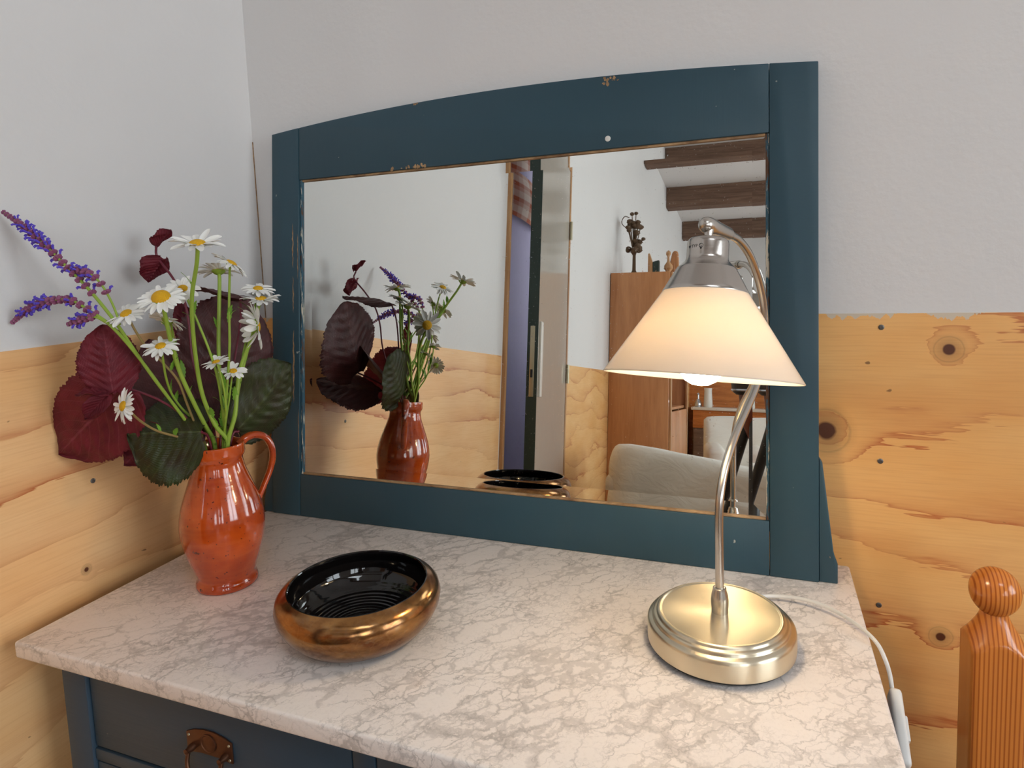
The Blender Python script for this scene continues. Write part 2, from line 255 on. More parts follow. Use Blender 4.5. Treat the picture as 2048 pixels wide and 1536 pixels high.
# ---------------------------------------------------------------- mesh helpers
class MB:
    def __init__(s): s.v = []; s.f = []; s.uv = None
    def add(s, v, f): n = len(s.v); s.v += [tuple(p) for p in v]; s.f += [tuple(i+n for i in q) for q in f]; return s
    def box(s, a, b):
        x0, y0, z0 = a; x1, y1, z1 = b
        return s.add([(x0,y0,z0),(x1,y0,z0),(x1,y1,z0),(x0,y1,z0),(x0,y0,z1),(x1,y0,z1),(x1,y1,z1),(x0,y1,z1)], [(3,2,1,0),(4,5,6,7),(0,1,5,4),(1,2,6,5),(2,3,7,6),(3,0,4,7)])
    def lathe(s, prof, n=48, c=(0,0,0), M=None, closed=False, mod=None):
        V = []
        for (rr, z) in prof:
            for i in range(n):
                a = 2*PI*i/n; q = rr if mod is None else mod(rr, z, a); p = Vector((q*math.cos(a), q*math.sin(a), z))
                if M: p = M @ p
                V.append(p+Vector(c))
        F = []
        for j in range(len(prof)-1):
            for i in range(n):
                k = (i+1) % n; F.append((j*n+i, j*n+k, (j+1)*n+k, (j+1)*n+i))
        if not closed:
            F.append(tuple(reversed(range(n)))); F.append(tuple((len(prof)-1)*n+i for i in range(n)))
        return s.add(V, F)
    def tube(s, pts, rad, n=10, caps=True, flat=None):
        P = [Vector(p) for p in pts]; k = len(P); R = rad if isinstance(rad, (list, tuple)) else [rad]*k
        t = [(P[min(i+1, k-1)]-P[max(i-1, 0)]).normalized() for i in range(k)]
        ref = Vector((0, 0, 1)) if abs(t[0].z) < .9 else Vector((1, 0, 0))
        a = t[0].cross(ref).normalized(); V = []
        for i in range(k):
            a = (a - t[i]*a.dot(t[i])).normalized(); b = t[i].cross(a)
            for j in range(n):
                g = 2*PI*j/n; V.append(P[i] + R[i]*(math.cos(g)*a + (flat or 1)*math.sin(g)*b))
        F = [(i*n+j, i*n+(j+1) % n, (i+1)*n+(j+1) % n, (i+1)*n+j) for i in range(k-1) for j in range(n)]
        if caps: F += [tuple(reversed(range(n))), tuple((k-1)*n+j for j in range(n))]
        return s.add(V, F)
    def grid(s, fn, nu, nv):
        V = [fn(i/nu, j/nv) for i in range(nu+1) for j in range(nv+1)]; o = len(s.v)
        F = [(i*(nv+1)+j, (i+1)*(nv+1)+j, (i+1)*(nv+1)+j+1, i*(nv+1)+j+1) for i in range(nu) for j in range(nv)]
        if s.uv is None: s.uv = {}
        for i in range(nu+1):
            for j in range(nv+1): s.uv[o+i*(nv+1)+j] = (i/nu, j/nv)
        return s.add(V, F)
    def prism(s, pts, y0, y1, M=None):      # outline in (x,z), extruded along y
        n = len(pts); V = [(x, y0, z) for x, z in pts]+[(x, y1, z) for x, z in pts]
        if M: V = [tuple(M @ Vector(v)) for v in V]
        return s.add(V, [tuple(range(n)), tuple(reversed(range(n, 2*n)))]+[(i, i+n, (i+1) % n+n, (i+1) % n) for i in range(n)])
    def mesh(s, name, mat, off=(0,0,0), smooth=True, bevel=0., seg=2, angle=35):
        me = bpy.data.meshes.new(name); o = Vector(off)
        me.from_pydata([tuple(Vector(p)-o) for p in s.v], [], s.f); me.update()
        if s.uv:
            l = me.uv_layers.new(name='UVMap')
            for lp in me.loops: l.data[lp.index].uv = s.uv.get(lp.vertex_index, (0, 0))
        bm = bmesh.new(); bm.from_mesh(me)
        if not s.uv: bmesh.ops.recalc_face_normals(bm, faces=bm.faces)
        if bevel:
            ed = [e for e in bm.edges if len(e.link_faces) == 2 and e.calc_face_angle(0) > .5]
            bmesh.ops.bevel(bm, geom=ed, offset=bevel, segments=seg, affect='EDGES', profile=.5)
        if smooth:
            for fc in bm.faces: fc.smooth = True
            for e in bm.edges:
                if len(e.link_faces) == 2 and e.calc_face_angle(0) > math.radians(angle): e.smooth = False
        bm.to_mesh(me); bm.free()
        for mm in (mat if isinstance(mat, (list, tuple)) else [mat]): me.materials.append(mm)
        return me
def wloc(o):
    p = Vector((0, 0, 0))
    while o: p += o.location; o = o.parent
    return p
def obj(name, mb, mat, parent=None, origin=None, **kw):
    """mb holds marble-relative world coordinates; origin is where the object's own origin sits"""
    org = Vector(origin) if origin is not None else (wloc(parent) if parent else Vector((0, 0, 0)))
    me = mb.mesh(name, mat, org, **kw); o = bpy.data.objects.new(name, me); C.objects.link(o)
    if parent: o.parent = parent; o.location = org - wloc(parent)
    else: o.location = org
    return o
def thing(name, label, cat, loc, group=None):
    o = bpy.data.objects.new(name, None); o.empty_display_size = .02; C.objects.link(o); o.location = loc
    return tag(o, label, cat, group)
def tag(o, label, cat, group=None):
    o['label'] = label; o['category'] = cat
    if group: o['group'] = group
    return o
def struct(o, label=None, cat=None):
    o['kind'] = 'structure'
    if label: o['label'] = label
    if cat: o['category'] = cat
    return o
def place(name, me, parent, M):            # a part sharing mesh data
    o = bpy.data.objects.new(name, me); C.objects.link(o); o.parent = parent; o.matrix_local = M; return o
def spline(pts, n=8):                       # Catmull-Rom
    P = [Vector(p) for p in pts]; P = [P[0]*2-P[1]]+P+[P[-1]*2-P[-2]]; R = []
    for i in range(1, len(P)-2):
        for k in range(n):
            t = k/n; a, b, c, d = P[i-1], P[i], P[i+1], P[i+2]
            R.append(.5*((2*b)+(c-a)*t+(2*a-5*b+4*c-d)*t*t+(3*b-a-3*c+d)*t**3))
    return R+[P[-2]]
def frame(n, up=Vector((0, 0, 1))):         # rotation with z axis = n
    n = Vector(n).normalized()
    if abs(n.dot(up)) > .97: up = Vector((0, 1, 0))
    x = up.cross(n).normalized(); y = n.cross(x); return Matrix((x, y, n)).transposed().to_4x4()

# ================================================================ the room
FZ = -T
mb = MB().box((-1.0, RY-.1, FZ-.1), (RX+.3, .1, FZ)); struct(obj('floor', mb, FLOORM, smooth=False), 'brown wooden floor boards of the room', 'floor')
mb = MB().box((-1.0, RY-.1, RZ), (SKY[0], .1, RZ+.1)).box((SKY[1], RY-.1, RZ), (RX+.3, .1, RZ+.1)).box((SKY[0], RY-.1, RZ), (SKY[1], SKY[2], RZ+.1)).box((SKY[0], SKY[3], RZ), (SKY[1], .1, RZ+.1)); ceil = struct(obj('ceiling', mb, PLASTER, smooth=False), 'white ceiling crossed by dark wooden beams', 'ceiling')
for y in (-1.5, -2.9, -4.33, -5.66, -7.06): obj('ceiling_beam', MB().box((0.002, y-.07, RZ-.21), (RX, y+.07, RZ)), BEAM, ceil, bevel=.006, smooth=False)
wb = struct(obj('wall_back', MB().box((-1.0, 0.0, FZ), (RX, .1, RZ)), PLASTER, smooth=False), 'white plastered wall above plywood behind the mirror', 'wall')
pb = obj('wood_panel', MB().box((0.0, -.0025, FZ), (RX, 0.004, ZB)), PLY_B, wb, smooth=False)
def screws(parent, pts, axis):
    for x, y, z in pts:
        n = Vector((0, -1, 0)) if axis == 'y' else Vector((1, 0, 0)); M = Matrix.Translation((x, y, z)) @ frame(n)
        mbs = MB().lathe([(.0036, -.001), (.0036, .0006), (.003, .0010), (.0016, .0010), (.0014, .0003), (.0001, .0003)], 14, M=M)
        obj('screw', mbs, SCREW, parent)
screws(pb, [(1.0377, -.0025, .3266), (1.0391, -.0025, .1426), (1.0402, -.0025, -.0636)], 'y')
obj('corner_crack', MB().box((0, -.0012, ZB), (.0014, 0, .675)), BAREWOOD, wb, smooth=False)
DY0, DY1, DH = -2.115, -1.335, 1.30         # door opening in the left wall
mb = MB().box((-.1, DY1, FZ), (0, 0, RZ)).box((-.1, RY, FZ), (0, DY0, RZ)).box((-.1, DY0, DH), (0, DY1, RZ))
wl = struct(obj('wall_left', mb, PLASTER, smooth=False), 'white plastered wall above plywood beside the jug', 'wall')
pl = obj('wood_panel', MB().box((-.004, DY1+.03, FZ), (.0025, -.0025, ZB)), PLY_L, wl, smooth=False)
obj('wood_panel', MB().box((-.004, RY, FZ), (.0025, DY0-.03, ZB)), PLY_R, wl, smooth=False)
screws(pl, [(.0025, -.366, .324), (.0025, -.368, .147)], 'x')
wf = struct(obj('wall_front', MB().box((-1.0, RY-.1, FZ), (RX+.3, RY, RZ)), PLASTER, smooth=False), 'white end wall with wooden panelling behind the sideboard', 'wall')
obj('wood_panel', MB().box((0, RY, FZ), (RX, RY+.012, .42)), OAK, wf, smooth=False)
mb = MB(); ys = [RY]+[v for a, b, _, _ in reversed(WINS) for v in (a, b)]+[0]
for i in range(0, len(ys), 2): mb.box((RX, ys[i], FZ), (RX+.2, ys[i+1], RZ))
for a, b, z0, z1 in WINS: mb.box((RX, a, FZ), (RX+.2, b, z0)).box((RX, a, z1), (RX+.2, b, RZ))
struct(obj('wall_right', mb, PLASTER, smooth=False), 'white plastered wall with the daylight windows', 'wall')
for i, (a, b, z0, z1) in enumerate(WINS):
    wn = struct(thing('window_%d' % (i+1), 'white framed casement window in the right wall', 'window', (RX+.1, (a+b)/2, z0)))
    fm = MB(); x0, x1 = RX+.06, RX+.12
    fm.box((x0, a, z0), (x1, a+.06, z1)).box((x0, b-.06, z0), (x1, b, z1)).box((x0, a+.06, z0), (x1, b-.06, z0+.06)).box((x0, a+.06, z1-.06), (x1, b-.06, z1)).box((x0, (a+b)/2-.045, z0+.06), (x1, (a+b)/2+.045, z1-.06))
    obj('window_frame', fm, CERAM, wn, smooth=False)
    for ya, yb in ((a+.06, (a+b)/2-.045), ((a+b)/2+.045, b-.06)): obj('pane', MB().box((RX+.088, ya, z0+.06), (RX+.092, yb, z1-.06)), GLASSP, wn, smooth=False)
    obj('window_sill', MB().box((RX-.12, a-.03, z0-.03), (RX+.06, b+.03, z0)), CERAM, wn, bevel=.004)
wn = struct(thing('window_%d' % (len(WINS)+1), 'white framed roof light between the ceiling beams', 'window', (SKY[0], SKY[2], RZ)))
fm = MB().box((SKY[0], SKY[2], RZ+.02), (SKY[0]+.05, SKY[3], RZ+.08)).box((SKY[1]-.05, SKY[2], RZ+.02), (SKY[1], SKY[3], RZ+.08)).box((SKY[0]+.05, SKY[2], RZ+.02), (SKY[1]-.05, SKY[2]+.05, RZ+.08)).box((SKY[0]+.05, SKY[3]-.05, RZ+.02), (SKY[1]-.05, SKY[3], RZ+.08))
obj('window_frame', fm, CERAM, wn, smooth=False); obj('pane', MB().box((SKY[0]+.05, SKY[2]+.05, RZ+.048), (SKY[1]-.05, SKY[3]-.05, RZ+.052)), GLASSP, wn, smooth=False)
# passage behind the door
hx = -.62
mb = MB().box((hx-.1, -4.2, FZ), (hx, -1.0, RZ)).box((hx, -1.0, FZ), (-.1, -.9, RZ)).box((hx-.1, -4.3, FZ), (-.1, -4.2, .45))
hw = struct(obj('wall_hall', mb, PURPLE, smooth=False), 'purple painted passage wall seen through the open door', 'wall')
portal('hall_portal', ((hx-.1)/2, -4.25, 1.36), (-PI/2, 0, 0), .52, 1.8)
wn = struct(thing('window_%d' % (len(WINS)+2), 'white framed window added to light the purple passage', 'window', ((hx-.1)/2, -4.25, .45)))  # window added at the passage end to let light onto the purple wall
fm = MB().box((hx, -4.27, .45), (hx+.04, -4.22, RZ)).box((-.14, -4.27, .45), (-.1, -4.22, RZ)).box((hx+.04, -4.27, .45), (-.14, -4.22, .5)).box((hx+.04, -4.27, RZ-.05), (-.14, -4.22, RZ)).box((hx+.04, -4.27, 1.3), (-.14, -4.22, 1.35))
obj('window_frame', fm, CERAM, wn, smooth=False)
for z0_, z1_ in ((.5, 1.3), (1.35, RZ-.05)): obj('pane', MB().box((hx+.04, -4.247, z0_), (-.14, -4.243, z1_)), GLASSP, wn, smooth=False)
# door frame and leaf
tr = struct(thing('trim_1', 'narrow wooden frame around the open door', 'door frame', (0, (DY0+DY1)/2, FZ)))
for ya, yb in ((DY1-.001, DY1+.018), (DY0-.018, DY0+.001)): obj('jamb', MB().box((-.1, ya, FZ), (.014, yb, DH+.03)), TRIMW, tr, bevel=.002)
obj('head_jamb', MB().box((-.1, DY0, DH), (.014, DY1, DH+.03)), TRIMW, tr, bevel=.002)
door = struct(thing('door_1', 'green edged grey door standing ajar beside the wardrobe', 'door', (0.012, DY0+.006, FZ)))
ang = math.asin(.112/.76); e = Vector((math.sin(ang), math.cos(ang), 0)); nrm = Vector((math.cos(ang), -math.sin(ang), 0)); H = Vector((0.012, DY0+.006, 0))
def leafbox(s0, s1, t0, t1, z0, z1):
    P = [H+e*s+nrm*t for s, t in ((s0, t0), (s0, t1), (s1, t1), (s1, t0))]
    V = [(p.x, p.y, z0) for p in P]+[(p.x, p.y, z1) for p in P]
    return MB().add(V, [(3,2,1,0),(4,5,6,7),(0,1,5,4),(1,2,6,5),(2,3,7,6),(3,0,4,7)])
obj('door_leaf', leafbox(0, .757, -.04, 0, FZ+.01, DH-.005), GREYD, door, smooth=False)
obj('door_edge', leafbox(.757, .761, -.04, 0, FZ+.01, DH-.005), GREEN, door, smooth=False)
lp = obj('lock_plate', leafbox(.761, .763, -.029, -.012, .20, .46), BRASSP, door, bevel=.0008); obj('latch', leafbox(.763, .769, -.025, -.016, .27, .30), BLACKP, lp, bevel=.001)
obj('handle_plate', leafbox(.69, .735, 0, .008, .20, .48), CERAM, door, bevel=.002)
for z in (.3, 1.0, -.5): obj('hinge', MB().lathe([(.007, z-.045), (.007, z+.045)], 12, c=(.022, DY0+.004, 0)), BRASSP, door)

# ================================================================ chest of drawers
D, XL = .5145, .0452
ch = thing('chest_of_drawers', 'petrol blue painted wooden chest of drawers under the marble slab', 'chest of drawers', (.52, -.27, FZ))
bx0, bx1, by0, by1 = .080, .966, -.486, -.04
obj('side_panel', MB().box((bx0, by0+.02, FZ+.1), (bx0+.02, by1, -.0215)), PETROL_D, ch, bevel=.002); obj('side_panel', MB().box((bx1-.02, by0+.02, FZ+.1), (bx1, by1, -.0215)), PETROL_D, ch, bevel=.002)
obj('back_panel', MB().box((bx0+.02, by1-.01, FZ+.1), (bx1-.02, by1, -.0215)), PETROL_D, ch, smooth=False)
for x in (bx0, bx1-.042): obj('stile', MB().box((x, by0, FZ), (x+.042, by0+.03, -.0215)), PETROL_D, ch, bevel=.0025)
for x in (bx0, bx1-.042): obj('leg', MB().box((x, by1-.045, FZ), (x+.042, by1-.011, FZ+.2)), PETROL_D, ch, bevel=.0025)
obj('top_rail', MB().box((bx0+.042, by0+.006, -.034), (bx1-.042, by0+.03, -.0215)), PETROL_D, ch, bevel=.001)
mid = .5035
obj('divider', MB().box((mid, by0+.003, -.142), (mid+.026, by0+.028, -.034)), PETROL_D, ch, bevel=.002)
def handle(dr, cx, cz, yf):
    pts = [(-.033, -.015), (-.033, .009), (-.022, .0135), (-.007, .0165), (.007, .0165), (.022, .0135), (.033, .009), (.033, -.015), (.012, -.0125), (-.012, -.0125)]
    hp = obj('handle_plate', MB().prism([(cx+x, cz+z) for x, z in pts], yf-.0022, yf+.0002), BRASS, dr, bevel=.0008)
    M = Matrix.Translation((cx, yf-.0022, cz+.002)) @ frame((0, -1, 0))
    obj('boss', MB().lathe([(.0108, -.0005), (.0108, .0012), (.0098, .0016), (.009, .0009), (.005, .0016), (.0001, .002)], 28, M=M), BRASS, hp)
    for s in (-1, 1):
        M = Matrix.Translation((cx+s*.024, yf-.002, cz-.007)) @ frame((0, -1, 0)); obj('post', MB().lathe([(.0042, 0), (.0042, .004), (.0028, .0075), (.0034, .0105), (.0001, .012)], 14, M=M), BRASS, hp)
    obj('bail', MB().tube(spline([(cx-.024, yf-.0085, cz-.007), (cx-.0235, yf-.012, cz-.02), (cx-.017, yf-.014, cz-.032), (cx, yf-.015, cz-.036), (cx+.017, yf-.014, cz-.032), (cx+.0235, yf-.012, cz-.02), (cx+.024, yf-.0085, cz-.007)], 6), .0024, 10), BRASS, hp)
    for sx, sz in ((-.029, .006), (.029, .006), (.029, -.011), (-.029, -.011)):
        M = Matrix.Translation((cx+sx, yf-.0022, cz+sz)) @ frame((0, -1, 0)); obj('rivet', MB().lathe([(.0018, 0), (.0014, .0008), (.0001, .001)], 10, M=M), BRASSP, hp)
for (xa, xb) in ((bx0+.0435, mid-.0015), (mid+.0275, bx1-.0435)):
    dr = obj('drawer', MB().box((xa, by0+.004, -.1395), (xb, by0+.025, -.0355)), PETROL_D, ch, bevel=.002); handle(dr, (xa+xb)/2, -.090, by0+.004)
obj('drawer_rail', MB().box((bx0+.042, by0+.003, -.158), (bx1-.042, by0+.028, -.142)), PETROL_D, ch, bevel=.002)
for k in range(3):
    z1 = -.1595-k*.17; dr = obj('drawer', MB().box((bx0+.0435, by0+.004, z1-.162), (bx1-.0435, by0+.025, z1)), PETROL_D, ch, bevel=.002)
    for cx in (.3, .74): handle(dr, cx, z1-.08, by0+.004)
mt = obj('marble_top', MB().box((XL, -D, -.021), (1.0, -.0276, 0)), MARBLE, origin=(.52, -.27, -.021), bevel=.0035, seg=3, angle=60)
tag(mt, 'white and grey veined marble slab on the blue chest of drawers', 'marble slab')

# ================================================================ mirror
MA, MM = .0996, .0909
U0, U1, U2, U3, V1, V2 = .0655, .9575, .1248, .8977, .074, .5951
Rm = Matrix.Translation((0, -MM, 0)) @ Matrix.Rotation(-MA, 4, 'X')      # local x=u, y=depth behind the face, z=up the mirror
def arcv(x):  # arched top edge
    t = (x-.5115)/.446; return .705-.0235*t*t
mir = thing('mirror', 'arched mirror in a chipped petrol blue frame on the marble', 'mirror', (.51, -MM, 0))
TH = .022
def fpart(name, pts, mat, y0=0., y1=TH, parent=mir, bev=.0012): return obj(name, MB().prism(pts, y0, y1, Rm), mat, parent, bevel=bev, seg=2)
def arc(a, b, n=24): return [(a+(b-a)*i/n, arcv(a+(b-a)*i/n)) for i in range(n+1)]
stl = fpart('stile', [(U0, .0006), (U2-.0003, .0006)]+list(reversed(arc(U0, U2-.0003, 4))), PETROL); fpart('stile', [(U3+.0003, .0006), (U1, .0006)]+list(reversed(arc(U3+.0003, U1, 4))), PETROL)
tr_ = fpart('top_rail', [(U2+.0003, V2), (U3-.0003, V2)]+list(reversed(arc(U2+.0003, U3-.0003))), PETROL_H, .0004); fpart('bottom_rail', [(U2+.0003, .0006), (U3-.0003, .0006), (U3-.0003, V1), (U2+.0003, V1)], PETROL_H, .0004)
for s, ue in ((1, U1+.0004), (-1, U0-.0004)):
    fpart('side_bracket', [(ue, .0006), (ue+s*.022, .0006), (ue+s*.022, .026), (ue+s*.019, .034), (ue+s*.017, .042), (ue+s*.004, .157), (ue, .163)], PETROL, .003, TH)
GD = .0075   # glass lies behind the face; worn bare rebate around it
for nm, q in (('rebate', [(U2-.0003, V1), (U2+.0045, V1), (U2+.0045, V2), (U2-.0003, V2)]), ('rebate', [(U3-.0045, V1), (U3+.0003, V1), (U3+.0003, V2), (U3-.0045, V2)]), ('rebate', [(U2+.0045, V1-.0003), (U3-.0045, V1-.0003), (U3-.0045, V1+.0035), (U2+.0045, V1+.0035)]), ('rebate', [(U2+.0045, V2-.0035), (U3-.0045, V2-.0035), (U3-.0045, V2+.0003), (U2+.0045, V2+.0003)])):
    fpart(nm, q, CHIPPED if abs(q[0][0]-q[1][0]) < .02 else BAREWOOD, .0035, TH-.002, bev=.0012)
a, b, c_, d_ = U2+.003, U3-.003, V1+.002, V2-.002; bw = .0185; lift = bw*math.tan(math.radians(1.9))
P = [(a, GD-lift, c_), (b, GD-lift, c_), (b, GD-lift, d_), (a, GD-lift, d_), (a+bw, GD, c_+bw), (b-bw, GD, c_+bw), (b-bw, GD, d_-bw), (a+bw, GD, d_-bw)]
P += [(a, TH-.004, c_), (b, TH-.004, c_), (b, TH-.004, d_), (a, TH-.004, d_)]
obj('glass', MB().add([Rm @ Vector(p) for p in P], [(4, 5, 6, 7), (0, 1, 5, 4), (1, 2, 6, 5), (2, 3, 7, 6), (3, 0, 4, 7), (8, 9, 1, 0), (9, 10, 2, 1), (10, 11, 3, 2), (11, 8, 0, 3), (11, 10, 9, 8)]), MIRROR, mir, smooth=False)
obj('back_board', MB().prism([(U2-.02, V1-.02), (U3+.02, V1-.02), (U3+.02, V2+.02), (U2-.02, V2+.02)], TH, TH+.0018, Rm), BAREWOOD, mir, smooth=False)
Ms = Rm @ Matrix.Translation((.679, .0004, .6095)) @ frame((0, -1, 0)); obj('screw', MB().lathe([(.0042, -.001), (.0042, .0006), (.0034, .0009), (.0001, .0009)], 16, M=Ms), CERAM, tr_)
def chip(cx, cz, w, h, n, parent, seed):     # flaked spots of bare wood, thin real flakes
    rnd = random.Random(seed); m_ = MB()
    for k in range(n):
        x, z = cx+rnd.uniform(-w, w), cz+rnd.uniform(-h, h); q = rnd.uniform(.0008, .0026); k_ = rnd.uniform(.6, 1.8)
        pts = [(x+q*math.cos(t)*rnd.uniform(.6, 1.2), z+q*k_*math.sin(t)*rnd.uniform(.6, 1.2)) for t in [2*PI*i/9 for i in range(9)]]
        m_.prism(pts, .00015, .0008, Rm)
    o = obj('paint_chips', m_, BAREWOOD, parent, smooth=False); o['kind'] = 'stuff'; return o
def scrape(u_, z0, z1, w_, parent, seed):    # long vertical scrapes down to the wood
    rnd = random.Random(seed); n = 14; L_ = []; R_ = []
    for i in range(n+1):
        z = z0+(z1-z0)*i/n; h = w_*(math.sin(PI*i/n)**.5)*rnd.uniform(.5, 1.1); o_ = rnd.uniform(-.3, .3)*w_; L_.append((u_-h/2+o_, z)); R_.append((u_+h/2+o_, z))
    obj('scrape', MB().prism(L_+list(reversed(R_)), -.0001, .0008, Rm), BAREWOOD, parent, smooth=False)
scrape(.1115, .44, .52, .0028, stl, 1); scrape(.112, .36, .425, .0024, stl, 2); scrape(.1125, .20, .33, .0034, stl, 3); scrape(.122, .42, .5, .0016, stl, 4); scrape(.1225, .10, .19, .0014, stl, 5)
chip(.683, arcv(.683)-.007, .012, .006, 14, tr_, 1); chip(.345, V2+.003, .035, .002, 22, tr_, 2); chip(.36, arcv(.36)-.0025, .005, .0015, 4, tr_, 3)

# ================================================================ jug
JX, JY = .186, -.319
jug = thing('jug', 'orange glazed earthenware jug with dark speckles holding the bouquet', 'jug', (JX, JY, 0))
prof = [(.001, .0), (.0385, .0), (.0405, .002), (.0408, .006), (.0395, .010), (.0375, .013), (.0385, .018), (.0425, .030), (.0480, .046), (.0522, .062), (.0548, .078), (.0553, .088), (.0540, .102), (.0508, .117), (.0462, .131), (.0412, .145), (.0368, .157), (.0338, .167), (.0325, .176), (.0330, .180), (.0352, .183), (.0362, .187), (.0358, .191), (.0362, .195), (.0358, .199), (.0338, .1995), (.0325, .197), (.031, .188), (.0298, .176), (.032, .162), (.042, .140), (.049, .11), (.05, .08), (.042, .035), (.02, .012), (.001, .011)]
hd = Vector((.5, .866, 0)); sp_a = math.atan2(-hd.y, -hd.x)
def spout(rr, z, a):
    if z < .178 or rr < .02: return rr
    d = (a-sp_a+PI) % (2*PI)-PI; return rr*(1+.07*math.exp(-(d/.45)**2)*(z-.178)/.02)
obj('body', MB().lathe(prof, 64, (JX, JY, 0), mod=spout), TERRA, jug, angle=60)
hp = [(.030, .192), (.040, .2), (.053, .2015), (.066, .1955), (.0735, .182), (.0745, .164), (.069, .145), (.060, .127), (.0525, .112), (.0495, .104)]
hp3 = spline([Vector((JX, JY, 0))+hd*a_+Vector((0, 0, z_)) for a_, z_ in hp], 5); nn = len(hp3)
obj('handle', MB().tube(hp3, [.0085-.0035*i/nn for i in range(nn)], 14, flat=.68), TERRA, jug)

# ================================================================ bowl
BX, BY = .439, -.366
bowl = thing('bowl', 'round bowl with bronze lustre outside and black glazed inside', 'bowl', (BX, BY, 0))
obj('outer_wall', MB().lathe([(.001, .0), (.060, .0), (.066, .0015), (.078, .009), (.0885, .021), (.0952, .034), (.0968, .043), (.0948, .0515), (.0905, .0568), (.0862, .0598), (.0835, .0612), (.0818, .0622)], 96, (BX, BY, 0), closed=True), BRONZE, bowl)
obj('interior', MB().lathe([(.0818, .0622), (.0806, .0624), (.0795, .0614), (.0800, .0585), (.0840, .0540), (.0885, .0455), (.0870, .034), (.0790, .021), (.062, .012), (.045, .0095), (.043, .0088), (.02, .008), (.001, .008)], 96, (BX, BY, 0), closed=True), BLACKG, bowl)

# ================================================================ lamp
LX, LY = .844, -.269
lamp = thing('table_lamp', 'brushed steel table lamp with a lit cream glass shade', 'lamp', (LX, LY, 0))
base = obj('base', MB().lathe([(.001, .0055), (.0765, .0055), (.0785, .0065), (.0788, .010), (.0788, .0245), (.0783, .0275), (.0765, .0295), (.0735, .0302), (.0728, .0308), (.0726, .0325), (.0718, .0342), (.0700, .0350), (.0688, .0351), (.0682, .0357), (.0678, .0372), (.0664, .0384), (.0642, .0386), (.0634, .0382), (.0630, .0379), (.0622, .0379), (.0600, .0380), (.045, .0381), (.03, .0382), (.015, .0383), (.001, .0383)], 96, (LX, LY, 0)), STEELR, lamp, angle=50)
obj('foot_ring', MB().lathe([(.001, .0015), (.0725, .0015), (.0755, .003), (.0755, .006), (.001, .006)], 64, (LX, LY, 0)), RUBBER, base)
for k in range(4):
    a_ = .6+k*PI/2; obj('rubber_foot', MB().lathe([(.001, 0), (.0095, 0), (.010, .0006), (.010, .002), (.001, .002)], 20, (LX+.058*math.cos(a_), LY+.058*math.sin(a_), 0)), RUBBER, base)
obj('stem_socket', MB().lathe([(.0088, .038), (.0088, .042), (.0092, .046), (.0094, .052), (.0088, .058), (.0074, .063), (.0070, .066), (.0062, .0665), (.005, .0665)], 32, (LX, LY, 0)), STEELP, lamp)
E2 = Vector((.28, .96, 0)); sz = [(0, .04), (0, .10), (0, .143), (.004, .170), (.018, .194), (.040, .214), (.066, .231), (.101, .249), (.135, .269), (.158, .294), (.171, .321), (.170, .347), (.162, .373), (.144, .399), (.120, .422), (.096, .437), (.066, .448), (.035, .4535)]
arm3 = [Vector((LX, LY, 0))+E2*s_+Vector((0, 0, z_)) for s_, z_ in sz]
obj('arm', MB().tube(spline(arm3, 5), .0046, 16), STEELP, lamp)
pv = Vector((.8362, -.296, .4615))          # pivot of the head
A3 = arm3[-1]; obj('elbow', MB().tube([A3+(A3-pv)*.10, A3, A3+(pv-A3)*.02, A3+(pv-A3)*.04, A3+(pv-A3)*.5, A3+(pv-A3)*.8, A3+(pv-A3)*.97, A3+(pv-A3)*1.07, A3+(pv-A3)*1.13, A3+(pv-A3)*1.155], [.0056, .0056, .0058, .0072, .0080, .0088, .0088, .0076, .005, .001], 20), STEELP, lamp)
SC = Vector((.831, -.329, .311)); SA = Vector((.049, .219, 1)).normalized(); MS = Matrix.Translation(SC) @ frame(SA)
sh = obj('shade', MB().lathe([(.0400, .0865), (.0420, .084), (.0948, .0010), (.0952, .0002), (.0950, -.0004), (.0936, .0004), (.0405, .0838), (.0388, .0855)], 96, M=MS, closed=True), SHADE, lamp, angle=70)
cap = obj('cap', MB().lathe([(.0400, .0835), (.0418, .0835), (.0420, .0850), (.0400, .0885), (.0345, .0990), (.0298, .1075), (.0290, .1092), (.0284, .1096), (.0245, .1135), (.0215, .1165), (.0206, .1190), (.0204, .1215), (.0204, .1345), (.0198, .1375), (.0178, .1395), (.010, .1402), (.001, .1402)], 72, M=MS), STEEL, lamp, angle=50)
obj('pivot_pin', MB().lathe([(.0040, .1395), (.0040, .1450), (.0046, .1470), (.0050, .1500), (.0046, .1540), (.002, .1560)], 20, M=MS), STEELP, lamp)
obj('bulb', MB().lathe([(.001, -.0078), (.008, -.0068), (.0150, -.003), (.0192, .003), (.0208, .011), (.0200, .021), (.0165, .032), (.0135, .042), (.0130, .050), (.001, .052)], 40, M=MS), BULB, lamp)
obj('bulb_holder', MB().lathe([(.001, .050), (.016, .050), (.016, .083), (.001, .083)], 28, M=MS), CERAM, lamp)
def ring_text(txt, size, ang0, h, rad):
    cu = bpy.data.curves.new('t', 'FONT'); cu.body = txt; cu.size = size; cu.extrude = .00005; cu.resolution_u = 2
    to = bpy.data.objects.new('t', cu); C.objects.link(to); dg = bpy.context.evaluated_depsgraph_get(); me = bpy.data.meshes.new_from_object(to.evaluated_get(dg)); bpy.data.objects.remove(to)
    m_ = MB(); m_.add([MS @ Vector((math.cos(ang0+v.co.x/rad)*(rad+v.co.z), math.sin(ang0+v.co.x/rad)*(rad+v.co.z), h+v.co.y)) for v in me.vertices], [tuple(p.vertices) for p in me.polygons]); return m_
inv = MS.to_3x3().inverted(); cd = inv @ (Vector((.8866, -.9817, .4303))-SC); ca = math.atan2(cd.y, cd.x)
obj('print', ring_text('W TYP G', .0042, ca-1.12, .1275, .02046), DARKP, cap, smooth=False)
